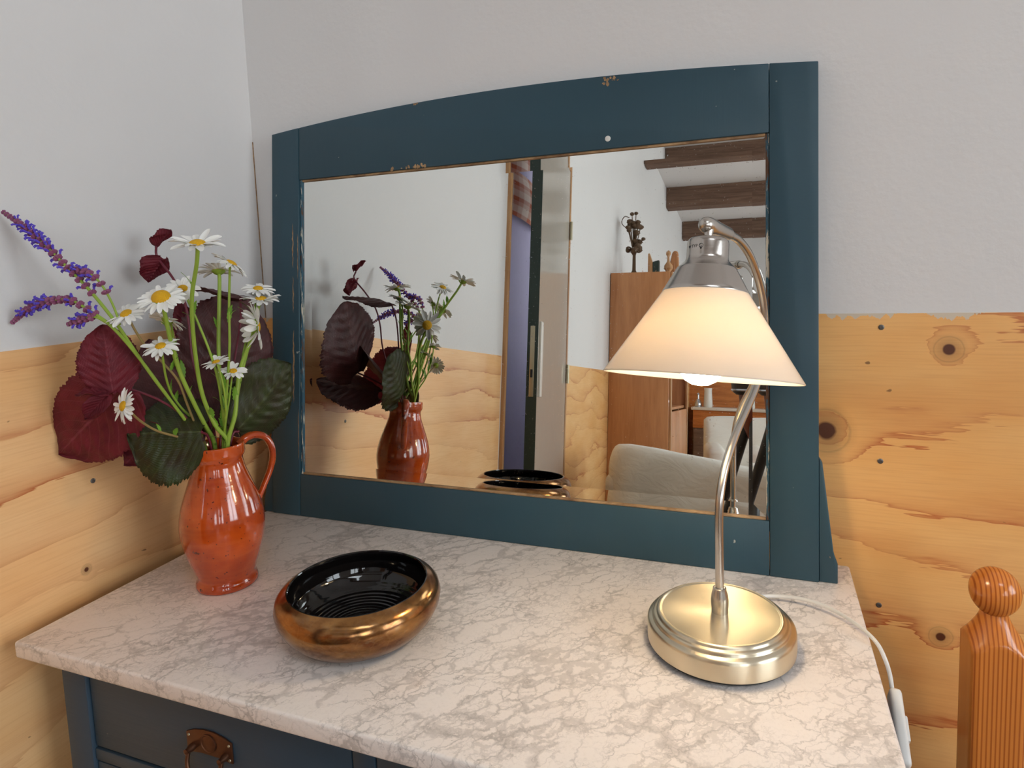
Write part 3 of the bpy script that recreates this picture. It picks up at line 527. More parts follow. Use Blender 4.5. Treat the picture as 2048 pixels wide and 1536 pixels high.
bm_ = MB(); a0 = ca-.33
bm_.add([MS @ Vector((.0205*math.cos(a0+t[0]/.0205), .0205*math.sin(a0+t[0]/.0205), .129+t[1])) for t in [(.0022*math.cos(q), .0022*math.sin(q)) for q in [2*PI*i/20 for i in range(20)]]+[(.0018*math.cos(q), .0018*math.sin(q)) for q in [2*PI*i/20 for i in range(20)]]], [(i, (i+1) % 20, 20+(i+1) % 20, 20+i) for i in range(20)])
bm_.add([MS @ Vector((.0205*math.cos(a0+x_/.0205), .0205*math.sin(a0+x_/.0205), .129+z_)) for x_, z_ in ((-.0011, -.0018), (.0011, -.0018), (.0006, -.0036), (-.0006, -.0036))], [(0, 1, 2, 3)])
obj('bulb_symbol', bm_, DARKP, cap, smooth=False)
# cord with in-line switch, hanging over the slab's edge
cp = [(.868, -.197, .010), (.880, -.168, .008), (.905, -.155, .007), (.936, -.160, .010), (.966, -.176, .010), (.990, -.203, .009), (1.004, -.222, .004), (1.011, -.232, -.008), (1.015, -.236, -.022), (1.0165, -.240, -.034)]
obj('cord', MB().tube(spline(cp, 6), .0022, 10), WHITEP, lamp)
sw_c = Vector((1.0165, -.268, -.060)); sd = Vector((0, -.80, -.60)).normalized(); sn = Vector((1, 0, 0)); st_ = sd.cross(sn)
def swbox(l0, l1, w_, t0, t1): 
    P = [sw_c+sd*l+st_*q+sn*t for t in (t0, t1) for l, q in ((l0, -w_), (l1, -w_), (l1, w_), (l0, w_))]
    return MB().add(P, [(3,2,1,0),(4,5,6,7),(0,1,5,4),(1,2,6,5),(2,3,7,6),(3,0,4,7)])
sw = obj('switch', swbox(-.036, .036, .0125, -.004, .008), WHITEP, lamp, bevel=.004, seg=3); obj('switch_rocker', swbox(-.012, .012, .007, .006, .0105), WHITEP, sw, bevel=.0015)
obj('cord', MB().tube(spline([sw_c+sd*.043, sw_c+sd*.08, sw_c+Vector((0, -.05, -.25)), sw_c+Vector((.004, -.02, -.5)), Vector((1.02, -.2, FZ+.0045)), Vector((1.08, -.06, FZ+.0045))], 6), .0022, 10), WHITEP, lamp)

# ================================================================ bed post
PX, PY = 1.135, -.135
bed = thing('bed_post', 'varnished pine bed post with a round ball finial beside the marble', 'bed post', (PX, PY, FZ))
ha = .0265
def prism_turned(zs):
    m_ = MB(); n = 64; V = []
    for z, R_ in zs:
        for i in range(n):
            a_ = 2*PI*i/n; sq = (ha)/max(abs(math.cos(a_)), abs(math.sin(a_))); sq = min(sq, ha*1.33); q = min(sq, R_); V.append((PX+q*math.cos(a_), PY+q*math.sin(a_), z))
    F = [(j*n+i, j*n+(i+1) % n, (j+1)*n+(i+1) % n, (j+1)*n+i) for j in range(len(zs)-1) for i in range(n)]+[tuple(reversed(range(n))), tuple((len(zs)-1)*n+i for i in range(n))]
    return m_.add(V, F)
zt = .0145
sh_ = [(FZ, .06), (-.3, .06), (-.08, .06), (-.05, .06)]+[(zt-.044+.044*k/14, .0132+.0260*(1-k/14)**1.35) for k in range(15)]+[(zt+.003, .0125)]
obj('post', prism_turned(sh_), PINE, bed, angle=30)
obj('finial', MB().lathe([(.0118, zt)]+[(max(.0005, .0250*math.sin(t)*(1.0-.03*math.cos(t))), zt+.0235-.0275*math.cos(t)) for t in [.45+(PI-.45)*k/26 for k in range(27)]], 56, (PX, PY, 0)), PINEB, bed)

# ================================================================ flowers
def leaf_mesh(name, base, tip, width, nrm, mat, parent, cup=.12, curl=0., fold=0., NT=78, NS=20, round_=.8, teeth=26):
    B = Vector(base); A = Vector(tip)-B; L = A.length; a_ = A.normalized(); nv = Vector(nrm); nv = (nv-a_*nv.dot(a_)).normalized(); s_ = nv.cross(a_)
    def hw(t):     # half width of a rounded, heart based, pointed leaf
        q = max(0., math.sin(PI*min(1, (t*.985+.015))**round_))**.55
        return .5*width*q*(1-.4*max(0, t-.85)/.15)
    def fn(t, j):
        s = 2*j-1; h = hw(t); ed = abs(s)**6; tooth = 1+.06*ed*(1-2*abs(((t*teeth/3) % 1)-.5))+.05*ed*((((t*teeth) % 1)*1.2)-.5)
        back = -.07*L*(abs(s)**2)*(1-t)**4                       # heart shaped base
        x = t*L+back*1.0; y = s*h*tooth
        ch = (t*8-abs(s)*h/(width*.5)*1.6); puck = math.sin(2*PI*ch)*.0007*(1-abs(s)*.5)
        z = -cup*abs(y)*(1.0) + fold*abs(y) - curl*L*t*t + puck + .003*math.sin(9*t+4*s)*abs(s)
        return B+a_*x+s_*y+nv*z
    o = obj(name, MB().grid(fn, NT, NS), mat, parent); md = o.modifiers.new('thick', 'SOLIDIFY'); md.thickness = .0004; return o
def clampj(p, k):                             # keep stems inside the jug's mouth
    v = Vector((p[0]-JX, p[1]-JY, 0)); m_ = k
    if v.length > m_: v = v.normalized()*m_
    return Vector((JX+v.x, JY+v.y, p[2]))
def stempath(pts):
    P = [Vector(p) for p in pts]; P[-1] = clampj(P[-1], .021); e_ = P[-1]; e2 = Vector((JX+(e_.x-JX)*.2, JY+(e_.y-JY)*.2, .10)); return spline(P+[(P[-1]+e2)*.5, e2], 5)
DAISY = [
    ('D1',[0.2688, -0.4, 0.4682],[[0.2575, -0.3935, 0.4433], [0.236, -0.3841, 0.4072], [0.2206, -0.3731, 0.3691], [0.208, -0.3609, 0.3226], [0.1997, -0.3477, 0.2737], [0.2022, -0.3337, 0.23], [0.2064, -0.319, 0.2021]], .061, (.25,-.25,.93), .0030, 'large daisy on the tallest thick green stem'),
    ('D2',[0.1759, -0.28, 0.4367],[[0.1801, -0.2838, 0.4234], [0.1804, -0.2893, 0.3817], [0.1809, -0.2958, 0.3332], [0.1858, -0.303, 0.2852], [0.195, -0.3108, 0.2309], [0.2037, -0.319, 0.2019]], .058, (-.15,.2,.97), .0030, 'daisy tilted away, just below the tallest daisy'),
    ('D3',[0.2541, -0.335, 0.4444],[[0.2471, -0.3334, 0.4234], [0.24, -0.3312, 0.3844], [0.2334, -0.3285, 0.338], [0.2221, -0.3256, 0.2904], [0.2094, -0.3224, 0.2414], [0.1984, -0.319, 0.2016]], .050, (.45,.35,.82), .0019, 'daisy on a long thin straight stem tilted toward the mirror'),
    ('D4',[0.2146, -0.41, 0.4061],[[0.2082, -0.4011, 0.3843], [0.1985, -0.3882, 0.3519], [0.191, -0.373, 0.3112], [0.1909, -0.3563, 0.2685], [0.1893, -0.3382, 0.2304], [0.1821, -0.319, 0.2005]], .054, (.25,-.5,.8), .0030, 'daisy with the biggest domed yellow centre and folded front petals'),
    ('D5',[0.2113, -0.375, 0.4153],[[0.2154, -0.3695, 0.3941], [0.2189, -0.3616, 0.3679], [0.2236, -0.3523, 0.3313], [0.2225, -0.3419, 0.2934], [0.2145, -0.3308, 0.2504], [0.2019, -0.319, 0.2018]], .040, (.45,-.6,.7), .0018, 'small daisy tucked right behind the biggest centred daisy'),
    ('D6',[0.1664, -0.42, 0.3881],[[0.1687, -0.412, 0.367], [0.1687, -0.4002, 0.3469], [0.1755, -0.3864, 0.3259], [0.1848, -0.3712, 0.2977], [0.1797, -0.3548, 0.261], [0.1741, -0.3373, 0.2224], [0.1611, -0.319, 0.1992]], .047, (.1,-.55,.75), .0017, 'daisy on a brown stem next to the violet flower spikes'),
    ('D7',[0.187, -0.38, 0.3762],[[0.1853, -0.3741, 0.3693], [0.1771, -0.3654, 0.3541], [0.1677, -0.3552, 0.3276], [0.168, -0.344, 0.2854], [0.176, -0.3319, 0.235], [0.1749, -0.319, 0.2001]], .046, (.1,.5,.8), .0016, 'daisy showing only petals behind a thick green stem'),
    ('D8',[0.1947, -0.4, 0.3458],[[0.1874, -0.3921, 0.327], [0.1761, -0.3806, 0.3024], [0.1667, -0.3671, 0.2798], [0.1648, -0.3522, 0.2564], [0.1712, -0.3361, 0.2323], [0.1583, -0.319, 0.199]], .043, (.2,-.45,.85), .0017, 'daisy with a wide yellow centre in front of the dark purple leaves'),
    ('D9',[0.2068, -0.24, 0.4087],[[0.2095, -0.2477, 0.3925], [0.2047, -0.2589, 0.3574], [0.2028, -0.2721, 0.3231], [0.2036, -0.2866, 0.2827], [0.2076, -0.3023, 0.2436], [0.2152, -0.319, 0.2027]], .047, (.25,-.2,.95), .0018, 'upper one of two flat daisies beside the mirror frame'),
    ('D10',[0.2199, -0.25, 0.3939],[[0.2204, -0.2567, 0.3822], [0.2156, -0.2665, 0.3511], [0.2089, -0.278, 0.3098], [0.2094, -0.2907, 0.2836], [0.2072, -0.3044, 0.237], [0.209, -0.319, 0.2023]], .056, (.2,-.1,.97), .0024, 'lower one of two flat daisies beside the mirror frame'),
    ('D11',[0.2451, -0.29, 0.3592],[[0.2395, -0.2928, 0.3458], [0.2278, -0.297, 0.32], [0.2216, -0.3018, 0.2999], [0.2188, -0.3071, 0.273], [0.2174, -0.3129, 0.2395], [0.2126, -0.319, 0.2025]], .066, (.62,.78,.05), .0032, 'drooping daisy turned sideways toward the mirror frame'),
    ('D12',[0.2301, -0.35, 0.3187],[[0.2314, -0.3462, 0.3043], [0.23, -0.3406, 0.2801], [0.2239, -0.334, 0.2516], [0.2125, -0.3268, 0.2288], [0.2001, -0.319, 0.2017]], .034, (0,-.35,.93), .0015, 'small young daisy low among the thin stems'),
    ('D13',[0.2273, -0.32, 0.3017],[[0.2232, -0.3198, 0.2894], [0.2158, -0.3196, 0.2617], [0.2073, -0.3193, 0.2336], [0.1993, -0.319, 0.2016]], .035, (.3,-.3,.9), .0015, 'lowest small daisy in front of the dark green leaf'),
    ('D14',[0.1853, -0.45, 0.2811],[[0.1809, -0.4372, 0.2701], [0.1749, -0.4186, 0.2529], [0.1723, -0.3968, 0.2364], [0.1733, -0.3727, 0.2235], [0.1695, -0.3466, 0.2108], [0.1607, -0.319, 0.1956]], .042, (-.2,-.88,.3), .0017, 'daisy hanging outward in front of the large maroon leaf'),
]
def petal_mesh(k):
    rnd = random.Random(k); bend = rnd.uniform(-.1, .35); tw = rnd.uniform(-.3, .3)
    def fn(t, j):
        s = 2*j-1; h = .185*(math.sin(PI*(.10+.80*t))**.7)*(1-.1*abs(s)*t); z = -.5*bend*t*t+.05*abs(s)**2*h*6+tw*s*h*t
        return Vector((t*(1-.06*s*s*(t > .9)), s*h, z))
    return MB().grid(fn, 8, 4).mesh('petal', PETAL)
PETALS = [petal_mesh(k) for k in range(6)]
def small_leaf(base, dirv, L, parent):
    B = Vector(base); d = Vector(dirv).normalized(); sd_ = d.cross(Vector((0, 0, 1))).normalized(); up = sd_.cross(d)
    def fn(t, j):
        s = 2*j-1; lob = .55+.45*abs(math.sin(t*PI*5)); return B+d*(t*L)+sd_*(s*.16*L*lob*math.sin(PI*(.12+.86*t)))+up*(.12*L*math.sin(t*2.5)+.2*abs(s)*.1*L)
    obj('leaf', MB().grid(fn, 16, 4), LEAFG, parent)
for i, (nm, hd_, st, dia, nrm_, rad, lab) in enumerate(DAISY):
    rnd = random.Random(100+i); Hh = Vector(hd_); nv = Vector(nrm_).normalized()
    path = stempath([Hh-nv*.004]+st); t = thing('daisy', lab, 'flower', tuple(path[-1]), 'daisies in the orange jug')
    n_ = len(path); obj('stem', MB().tube(path, [rad*(.8+.2*k/n_) for k in range(n_)], 10), STEMB if nm in ('D6', 'D14') else STEMG, t)
    R_ = dia/2; dr_ = R_*(.40 if nm == 'D4' else .30); M = Matrix.Translation(Hh) @ frame(nv)
    ht = .75 if nm == 'D4' else .5
    hdm = obj('flower_head', MB().lathe([(dr_*math.cos(q), dr_*ht*math.sin(q)) for q in [PI/2*k/8 for k in range(8)]]+[(dr_*.05, dr_*ht)], 28, M=M), DISC, t, origin=tuple(Hh))
    obj('calyx', MB().lathe([(rad*.9, -R_*.22), (dr_*.7, -R_*.16), (dr_*1.05, -R_*.05), (dr_*1.02, .0)], 20, M=M), STEMG, hdm)
    npet = 22 if dia > .04 else 16
    for k in range(npet):
        a_ = 2*PI*k/npet+rnd.uniform(-.09, .09); L = (R_-dr_*.8)*rnd.uniform(.9, 1.12); droop = rnd.uniform(-.12, .28)
        if nm == 'D11': droop = rnd.uniform(-.1, .95)
        if nm in ('D12', 'D13'): droop = rnd.uniform(-.35, .15)
        if nm in ('D1', 'D2', 'D10'): droop = rnd.uniform(-.45, .2)
        Mp = frame(nv) @ Matrix.Rotation(a_, 4, 'Z') @ Matrix.Translation((dr_*.8, 0, .0004*(k % 2)-.0003)) @ Matrix.Rotation(droop, 4, 'Y') @ Matrix.Rotation(rnd.uniform(-.25, .25), 4, 'X') @ Matrix.Diagonal((L, L*rnd.uniform(.85, 1.15)*(1.0 if dia > .04 else 1.25), L, 1))
        place('petal', PETALS[rnd.randrange(6)], hdm, Mp)
    for k in range(rnd.randint(3, 5)):
        q = path[int(n_*rnd.uniform(.2, .78))]; small_leaf(q, (rnd.uniform(-1, 1), rnd.uniform(-1, .3), rnd.uniform(.5, 1.6)), rnd.uniform(.012, .028), t)
# purple leaved twigs
CAMD = Vector((.7, -.66, .15))
def twig(label, pts, loc, rad=.0016):
    t = thing('hazel_twig', label, 'leafy twig', loc, 'purple leaved twigs in the jug'); obj('stem', MB().tube(spline([clampj(p, .02) if i > len(pts)-3 and p[2] < .21 else p for i, p in enumerate(pts)], 5), rad, 8), STEMR, t); return t
JB = (JX, JY, .10)
t = twig('maroon twig with large round leaves hanging beside the plywood', [(.1321, -.42, .288), (.1283, -.405, .2926), (.16, -.37, .265), (.172, -.335, .215), JB], JB)
leaf_mesh('leaf', (.1305, -.42, .2892), (.1284, -.425, .3745), .068, (.65, -.7, .1), MAROON, t, cup=.15, curl=.1, round_=.85)
leaf_mesh('leaf', (.1283, -.405, .2926), (.014, -.425, .200), .118, (.55, -.75, .25), MAROON, t, cup=.12, curl=.06)
leaf_mesh('leaf', (.1282, -.425, .2882), (.093, -.442, .289), .018, (.5, -.3, .9), MAROON, t, cup=-.8, round_=.8, NT=16, NS=8); leaf_mesh('leaf', (.1282, -.425, .2882), (.1057, -.442, .2589), .024, (.7, -.6, .3), MAROON, t, cup=-.7, round_=.8, NT=16, NS=8)
leaf_mesh('leaf', (.1443, -.37, .2292), (.104, -.395, .186), .05, (.6, -.7, .2), MAROON, t, cup=.2)
t = twig('twig with a glossy dark green leaf drooping over the jug rim', [(.1964, -.352, .2253), (.192, -.335, .205), JB], JB)
leaf_mesh('leaf', (.1964, -.352, .2253), (.125, -.405, .2348), .125, (.6, -.62, .52), GRNLEAF, t, cup=.45, curl=.12)
t = twig('twig with broad dark purple leaves at the back of the bouquet', [(.1178, -.24, .256), (.135, -.262, .245), (.1633, -.30, .2219), (.178, -.312, .2), JB], JB)
leaf_mesh('leaf', (.1733, -.308, .2219), (.0545, -.30, .3486), .140, (.75, -.45, .35), PURPB, t, cup=.14, curl=.08)
leaf_mesh('leaf', (.1178, -.24, .256), (.1323, -.172, .393), .19, (1., -.02, .0), PURPB, t, cup=.12, curl=.05)
leaf_mesh('leaf', (.1411, -.283, .215), (.035, -.215, .240), .125, (.55, .25, .8), PURPB, t, cup=.15)
leaf_mesh('leaf', (.1825, -.25, .3989), (.0613, -.25, .4313), .040, (.1, .35, .95), PURPB, t, cup=.3, curl=.12, round_=.75); leaf_mesh('leaf', (.0995, -.27, .3291), (.0631, -.25, .3949), .032, (.7, -.6, .1), MAROON, t, cup=.2)
obj('stem', MB().tube(spline([(.1825, -.25, .3989), (.19, -.262, .36), (.187, -.285, .28), (.184, -.31, .2), JB], 5), .0016, 8), STEMR, t)
t = twig('twig with a broad dark green leaf leaning toward the mirror', [(.1995, -.29, .2102), (.196, -.30, .2), JB], JB)
leaf_mesh('leaf', (.1948, -.287, .2108), (.228, -.197, .289), .122, (1., .05, .0), GRNLEAF, t, cup=.1, curl=.08, round_=.75)
t = twig('thin twig with two small young maroon leaves above the daisies', [(.0671, -.285, .4758), (.0656, -.283, .4592), (.0937, -.285, .4293), (.1176, -.29, .3967), (.1285, -.295, .3613), (.1349, -.3, .3119), (.155, -.305, .2558), (.177, -.315, .1997), JB], JB, .0017)
leaf_mesh('leaf', (.0671, -.285, .4758), (.0942, -.28, .4968), .026, (.8, -.1, -.6), MAROON, t, cup=.5, NT=20, NS=10, round_=.8); leaf_mesh('leaf', (.0735, -.28, .4573), (.050, -.29, .4241), .046, (1., .12, .3), MAROON, t, cup=.3, NT=24, NS=12)
# violet flower spikes
def spike(label, pts, whorl0, whorl1, extra=None, branch=None, seed=1, endj=True):
    t = thing('sage_spike', label, 'flower', JB, 'violet flower spikes in the jug'); rnd = random.Random(seed); P = [Vector(p) for p in pts]
    path = stempath(P) if endj else spline(P, 5)
    obj('stem', MB().tube(path, [.0008+.0012*min(1, k/25) for k in range(len(path))], 8), STEMG, t)
    def dress(pa, k0, k1):
        L = [0]
        for a_, b_ in zip(pa, pa[1:]): L.append(L[-1]+(b_-a_).length)
        s = k0; q = 0
        while s < k1 and s < L[-1]:
            i = max(j for j in range(len(L)) if L[j] <= s); i = min(i, len(pa)-2); p = pa[i].lerp(pa[i+1], (s-L[i])/max(1e-6, L[i+1]-L[i])); ax = (pa[i]-pa[i+1]).normalized(); tt = (s-k0)/(k1-k0)
            m_ = MB(); mv = MB(); size = .0029+.0023*min(1, tt*3); Mx = Matrix.Translation(p) @ frame(ax)
            for k in range(6):
                a_ = 2*PI*k/6+q*.5+rnd.uniform(-.2, .2); d = Vector((math.cos(a_), math.sin(a_), .55)).normalized()
                m_.tube([Mx @ (d*size*c) for c in (0, .5, 1.0, 1.15)], [size*.25, size*.48, size*.42, size*.1], 6)
                if tt > .12 and rnd.random() < (.75 if .12 < tt < .5 else .3):
                    l_ = size*rnd.uniform(1.5, 2.3); e1 = (d+Vector((0, 0, .5))).normalized(); mv.tube([Mx @ (d*size*.9), Mx @ (d*size*.9+e1*l_*.5), Mx @ (d*size*.9+e1*l_*.75+Vector((0, 0, -.2))*l_), Mx @ (d*size*.9+e1*l_*.9+Vector((0, 0, -.5))*l_)], [size*.2, size*.34, size*.3, size*.05], 6)
            o = obj('flower_whorl', m_, MAUVE, t)
            if mv.v: obj('florets', mv, VIOLET, o)
            s += .0050+.0075*tt; q += 1
    dress(path, whorl0, whorl1)
    for pts2, a_, b_ in (extra or []):
        pa = spline(pts2, 5); obj('side_stem', MB().tube(pa, .0013, 8), STEMG, t); dress(pa, a_, b_)
    return t
spike('tallest arching violet sage spike reaching toward the white wall', [(.0192, -.455, .5169), (.0469, -.45, .4973), (.0776, -.446, .4716), (.1009, -.443, .4495), (.124, -.44, .4277), (.1438, -.435, .4029), (.1565, -.425, .3746), (.1591, -.41, .3449), (.1679, -.39, .3006), (.1595, -.33, .2021)], 0., .165,
      [([(.1060, -.441, .4452), (.1282, -.439, .4400), (.1422, -.437, .4331), (.1517, -.433, .4177), (.1574, -.428, .3961), (.1608, -.425, .3746)], .0, .062)], seed=3)
spike('lower violet sage spike lying sideways with a short side bud', [(.0079, -.452, .3814), (.0399, -.45, .3992), (.0733, -.447, .4066), (.1033, -.443, .4071), (.1292, -.438, .393), (.1503, -.43, .3751), (.1591, -.412, .3449), (.1669, -.385, .295), (.162, -.335, .2021)], 0., .150,
      [([(.1, -.445, .3779), (.1175, -.44, .3835), (.1368, -.438, .3856), (.1503, -.43, .3751)], 0., .045)], seed=5)

# ================================================================ things seen in the mirror
wd = thing('wardrobe', 'tall brown wooden cabinet with open shelf against the white wall', 'cabinet', (.18, -3.6, FZ))
y0, y1, wx, wz = -4.08, -3.09, .37, .962
obj('side_panel', MB().box((.004, y1-.022, FZ), (wx, y1, wz)), WARD, wd, bevel=.003); obj('side_panel', MB().box((.004, y0, FZ), (wx, y0+.022, wz)), WARD, wd, bevel=.003)
obj('back_panel', MB().box((.004, y0+.022, FZ), (.016, y1-.022, wz)), WARD, wd, smooth=False); obj('top', MB().box((.016, y0+.022, wz-.022), (wx, y1-.022, wz)), WARD, wd, bevel=.002)
for z in (.13, .55): obj('shelf', MB().box((.016, y0+.022, z-.018), (wx-.01, y1-.022, z)), WARD, wd, bevel=.002)
for ya, yb in ((y1-.06, y1-.0225), (y0+.0225, y0+.06)): obj('stile', MB().box((wx, ya, FZ), (wx+.014, yb, wz)), TRIMW, wd, bevel=.002)
dm = (y0+y1)/2
for ya, yb in ((y0+.062, dm-.002), (dm+.002, y1-.062)):
    dd = obj('door', MB().box((wx-.008, ya, FZ+.06), (wx+.010, yb, .105)), WARD, wd, bevel=.003); obj('knob', MB().lathe([(.006, 0), (.006, .012), (.013, .018), (.011, .026), (.001, .028)], 16, M=Matrix.Translation((wx+.010, dm+(.04 if ya > dm else -.04), -.2)) @ frame((1, 0, 0))), BRASSP, dd)
for x, y in ((.28, -3.30), (.27, -3.72)):
    tag(obj('decanter', MB().lathe([(.001, 0), (.032, 0), (.036, .02), (.03, .05), (.012, .07), (.010, .095), (.016, .1), (.014, .12), (.001, .125)], 20, (x, y, .1301)), SILVER, origin=(x, y, .1301)), 'silvery glass decanter on the open shelf of the brown cabinet', 'decanter', 'decanters on the cabinet shelf')
dv = thing('dried_bouquet', 'dried brown flower stem standing on top of the cabinet', 'dried flowers', (.112, -3.3, wz))
obj('vase', MB().lathe([(.001, 0), (.03, 0), (.032, .01), (.012, .05), (.010, .15), (.016, .17), (.001, .165)], 18, (.112, -3.3, wz)), DRIED, dv)
rnd = random.Random(5)
for k in range(30):
    lo = k % 2; p = Vector((.112+rnd.gauss(.012 if lo else -.012, .022), -3.3+rnd.gauss(0, .02), wz+(.20 if lo else .36)+rnd.gauss(0, .035))); R_ = rnd.uniform(.010, .021)
    mbk = MB().lathe([(R_*math.sin(q)*(1+.25*(j % 2)), R_*math.cos(q)) for j, q in enumerate([.1+(PI-.2)*i/9 for i in range(10)])], 11, tuple(p), mod=lambda rr, z, a: rr*(1+.22*math.cos(5*a)))
    obj('seed_head', mbk, DRIED, dv, angle=80); obj('stalk', MB().tube([(.112, -3.3, wz+.14), ((.112+p.x)/2, (-3.3+p.y)/2, (wz+.14+p.z)/2+.01), tuple(p)], .003, 6), DRIED, dv)
obj('twig_loop', MB().tube(spline([(.08, -3.28, wz+.32), (.04, -3.28, wz+.35), (.03, -3.28, wz+.38), (.05, -3.28, wz+.41), (.08, -3.28, wz+.40)], 5), .003, 6), DRIED, dv)
bk = thing('carved_wedge', 'dark and light carved wooden wedge on the cabinet beside dried flowers', 'ornament', (.24, -3.3, wz))
obj('light_half', MB().prism([(.205, wz), (.235, wz), (.235, wz+.09), (.212, wz+.16), (.205, wz+.15)], -3.33, -3.28), TRIMW, bk, bevel=.003); obj('dark_half', MB().prism([(.2355, wz), (.275, wz), (.275, wz+.11), (.2355, wz+.10)], -3.33, -3.28), GREEN, bk, bevel=.003)
tag(obj('turned_urn', MB().lathe([(.001, 0), (.022, 0), (.020, .008), (.008, .018), (.010, .03), (.028, .055), (.026, .075), (.009, .10), (.007, .13), (.016, .15), (.013, .165), (.001, .175)], 24, (.333, -3.3, wz)), TRIMW, origin=(.333, -3.3, wz)), 'slender turned wooden urn on the brown cabinet', 'ornament')
ar = MB().tube(spline([(.325, -3.45, wz+.002), (.333, -3.45, wz+.09), (.350, -3.45, wz+.17), (.357, -3.45, wz+.185), (.363, -3.45, wz+.17), (.367, -3.45, wz+.09), (.368, -3.45, wz+.002)], 5), .010, 8, flat=1.6).tube([(.35, -3.45, wz+.06), (.352, -3.45, wz+.13)], [.012, .007], 8)
tag(obj('carved_figure', ar, WARD, origin=(.347, -3.45, wz)), 'carved wooden arch figure on the brown cabinet', 'ornament')
# plaid bag behind the door
pg = thing('plaid_bag', 'orange and white plaid bag hanging on the purple wall', 'bag', (hx+.03, -3.12, 1.33))
def bagfn(t, j): 
    a_ = (j*2-1); return Vector((hx+.012+.05*math.cos(a_*PI/2)*(.5+.5*math.sin(PI*t)), -3.12+.27*a_, 1.33+.30*t))
obj('bag_body', MB().grid(bagfn, 12, 14), PLAID, pg)
obj('strap', MB().tube(spline([(hx+.03, -3.34, 1.61), (hx+.04, -3.25, 1.70), (hx+.045, -3.12, 1.74), (hx+.04, -2.99, 1.70), (hx+.03, -2.90, 1.61)], 5), .008, 8), BLACKP, pg)
pk = MB().lathe([(.012, -.002), (.012, .04), (.018, .05), (.001, .055)], 14, M=Matrix.Translation((hx, -3.12, 1.715)) @ frame((1, 0, 0))); obj('peg', pk, BLACKP, hw)
# sideboard
sb = thing('sideboard', 'long low wooden sideboard against the end wall', 'sideboard', (1.0, -7.7, FZ))
obj('top', MB().box((.08, RY+.015, .0), (2.0, -7.45, .035)), CERAM, sb, bevel=.004); obj('apron', MB().box((.10, RY+.02, -.22), (1.98, -7.48, .0)), OAK, sb, bevel=.004)
for x in (.10, .73, 1.36): dd = obj('door', MB().box((x+.01, -7.50, FZ+.06), (x+.6, -7.478, -.24)), BEAM, sb, bevel=.004); obj('knob', MB().lathe([(.012, 0), (.008, .015), (.016, .025), (.001, .03)], 14, M=Matrix.Translation((x+.55, -7.478, -.4)) @ frame((0, 1, 0))), BRASSP, dd)
obj('body', MB().box((.10, RY+.02, FZ), (1.98, -7.5, -.22)), BEAM, sb, smooth=False)
tag(obj('white_vase', MB().lathe([(.001, 0), (.05, 0), (.055, .02), (.05, .12), (.045, .2), (.05, .24), (.044, .24), (.04, .2), (.04, .03), (.001, .02)], 24, (.27, -7.62, .0351)), CERAM, origin=(.27, -7.62, .0351)), 'tall white ceramic vase on the sideboard', 'vase')
tag(obj('dark_decanter', MB().lathe([(.001, 0), (.04, 0), (.045, .03), (.03, .08), (.014, .1), (.012, .15), (.02, .16), (.001, .18)], 20, (.15, -7.62, .0351)), SILVER, origin=(.15, -7.62, .0351)), 'silvery bulbous decanter on the sideboard next to white vase', 'decanter')
# slip-covered seats
def sofa(name, label, cat, O, ang_, W_, hb, dp, group=None):
    t = thing(name, label, cat, (O[0], O[1], FZ), group); Mz = Matrix.Translation((O[0], O[1], FZ)) @ Matrix.Rotation(ang_, 4, 'Z')   # x along the back, y toward the seat front
    def slab(fn, nu, nv, nm):
        m_ = MB(); m_.grid(lambda a_, b_: Mz @ fn(a_, b_), nu, nv); obj(nm, m_, LINEN, t)
    def rb(nm, x0, x1, ya, yb, z0, z1, bev): 
        m_ = MB().box((x0, ya, z0), (x1, yb, z1)); m_.v = [tuple(Mz @ Vector(v)) for v in m_.v]; obj(nm, m_, LINEN, t, bevel=bev, seg=4)
    rb('seat', -W_/2+.12, W_/2-.12, .16, dp, .12, .44, .03); rb('arm', -W_/2, -W_/2+.14, .04, dp, .02, .62, .05); rb('arm', W_/2-.14, W_/2, .04, dp, .02, .62, .05)
    n = 26; V = []; rings = 30      # backrest: rounded section swept along a gentle curve
    for i in range(rings+1):
        x = (i/rings*2-1); end = (1-abs(x)**8)**.25 if abs(x) < 1 else 0; h = hb-.012*x*x; yo = .05*x*x
        for k in range(n):
            a_ = 2*PI*k/n; cx, cz = math.cos(a_), math.sin(a_); sx_ = math.copysign(abs(cx)**.5, cx); sz_ = math.copysign(abs(cz)**.5, cz)
            V.append(Mz @ Vector((x*W_/2, .09+yo+sx_*.085*(.4+.6*end)+.006*math.sin(9*x+5*cz), .02+(h-.02)/2+sz_*(h-.02)/2*(.93+.07*end))))
    F = [(i*n+k, i*n+(k+1) % n, (i+1)*n+(k+1) % n, (i+1)*n+k) for i in range(rings) for k in range(n)]+[tuple(range(n)), tuple(rings*n+k for k in range(n))]
    obj('backrest', MB().add(V, F), LINEN, t, angle=60)
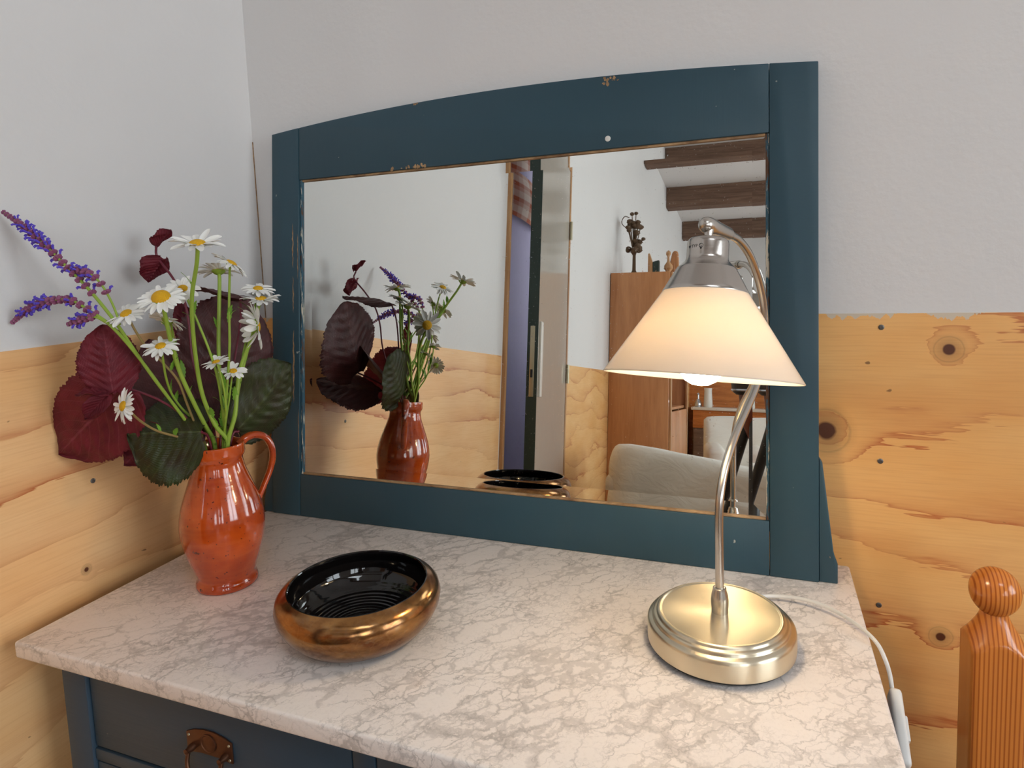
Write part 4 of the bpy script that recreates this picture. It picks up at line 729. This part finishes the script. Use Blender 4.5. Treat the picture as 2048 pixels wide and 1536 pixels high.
sofa('sofa', 'white slip-covered sofa with rounded back turned toward the room', 'sofa', (.465, -1.94), math.atan2(.79, .66)+PI, 1.13, .775, .8)
sofa('armchair', 'white slip-covered armchair facing the mirror near the cabinet', 'armchair', (.84, -5.0), -.12, .84, .84, .75)
# tripod with camera behind the lens position
tp = thing('camera_tripod', 'black camera on a dark tripod in front of the marble', 'tripod', (.872, -1.07, FZ))
tx, ty = .872, -1.07
obj('camera_body', MB().box((tx-.075, ty-.035, .365), (tx+.075, ty+.03, .475)), BLACKP, tp, bevel=.012, seg=3); obj('prism_hump', MB().box((tx-.03, ty-.03, .47), (tx+.03, ty+.035, .50)), BLACKP, tp, bevel=.010)
obj('lens', MB().lathe([(.001, 0), (.037, 0), (.039, .01), (.039, .04), (.036, .05), (.03, .05), (.02, .04), (.001, .04)], 32, M=Matrix.Translation((tx, ty+.028, .425)) @ frame((0, 1, 0))), BLACKP, tp)
obj('head', MB().lathe([(.03, .365), (.045, .36), (.06, .33), (.066, .28), (.062, .245), (.05, .235), (.001, .235)], 32, (tx, ty, 0)), BLACKP, tp); obj('head_ring', MB().lathe([(.0625, .2445), (.0655, .2475), (.064, .251), (.060, .2445)], 32, (tx, ty, 0)), SILVER, tp)
obj('hub', MB().lathe([(.044, .235), (.040, .20), (.034, .15), (.016, .11), (.010, .06), (.001, .06)], 28, (tx, ty, 0)), REDBR, tp)
for a_ in (-.5, 2*PI/3-.5+.0, 4*PI/3-.5):
    d = Vector((math.cos(a_), math.sin(a_), 0)); c0 = Vector((tx, ty, 0)); l_ = obj('leg', MB().tube([c0+d*.02+Vector((0, 0, .17)), c0+d*.12+Vector((0, 0, -.13)), c0+d*.121+Vector((0, 0, -.132)), c0+d*.335+Vector((0, 0, FZ+.012))], [.015, .0135, .010, .009], 12), BLACKP, tp); obj('rubber_foot', MB().lathe([(.001, 0), (.013, 0), (.013, .018), (.001, .02)], 12, tuple(c0+d*.337+Vector((0, 0, FZ)))), RUBBER, l_)

# everything above was laid out from the marble top: set it on the floor at z = 0
for o in list(C.objects):
    if o.parent is None and o.type in ('MESH', 'EMPTY'): o.location.z += T
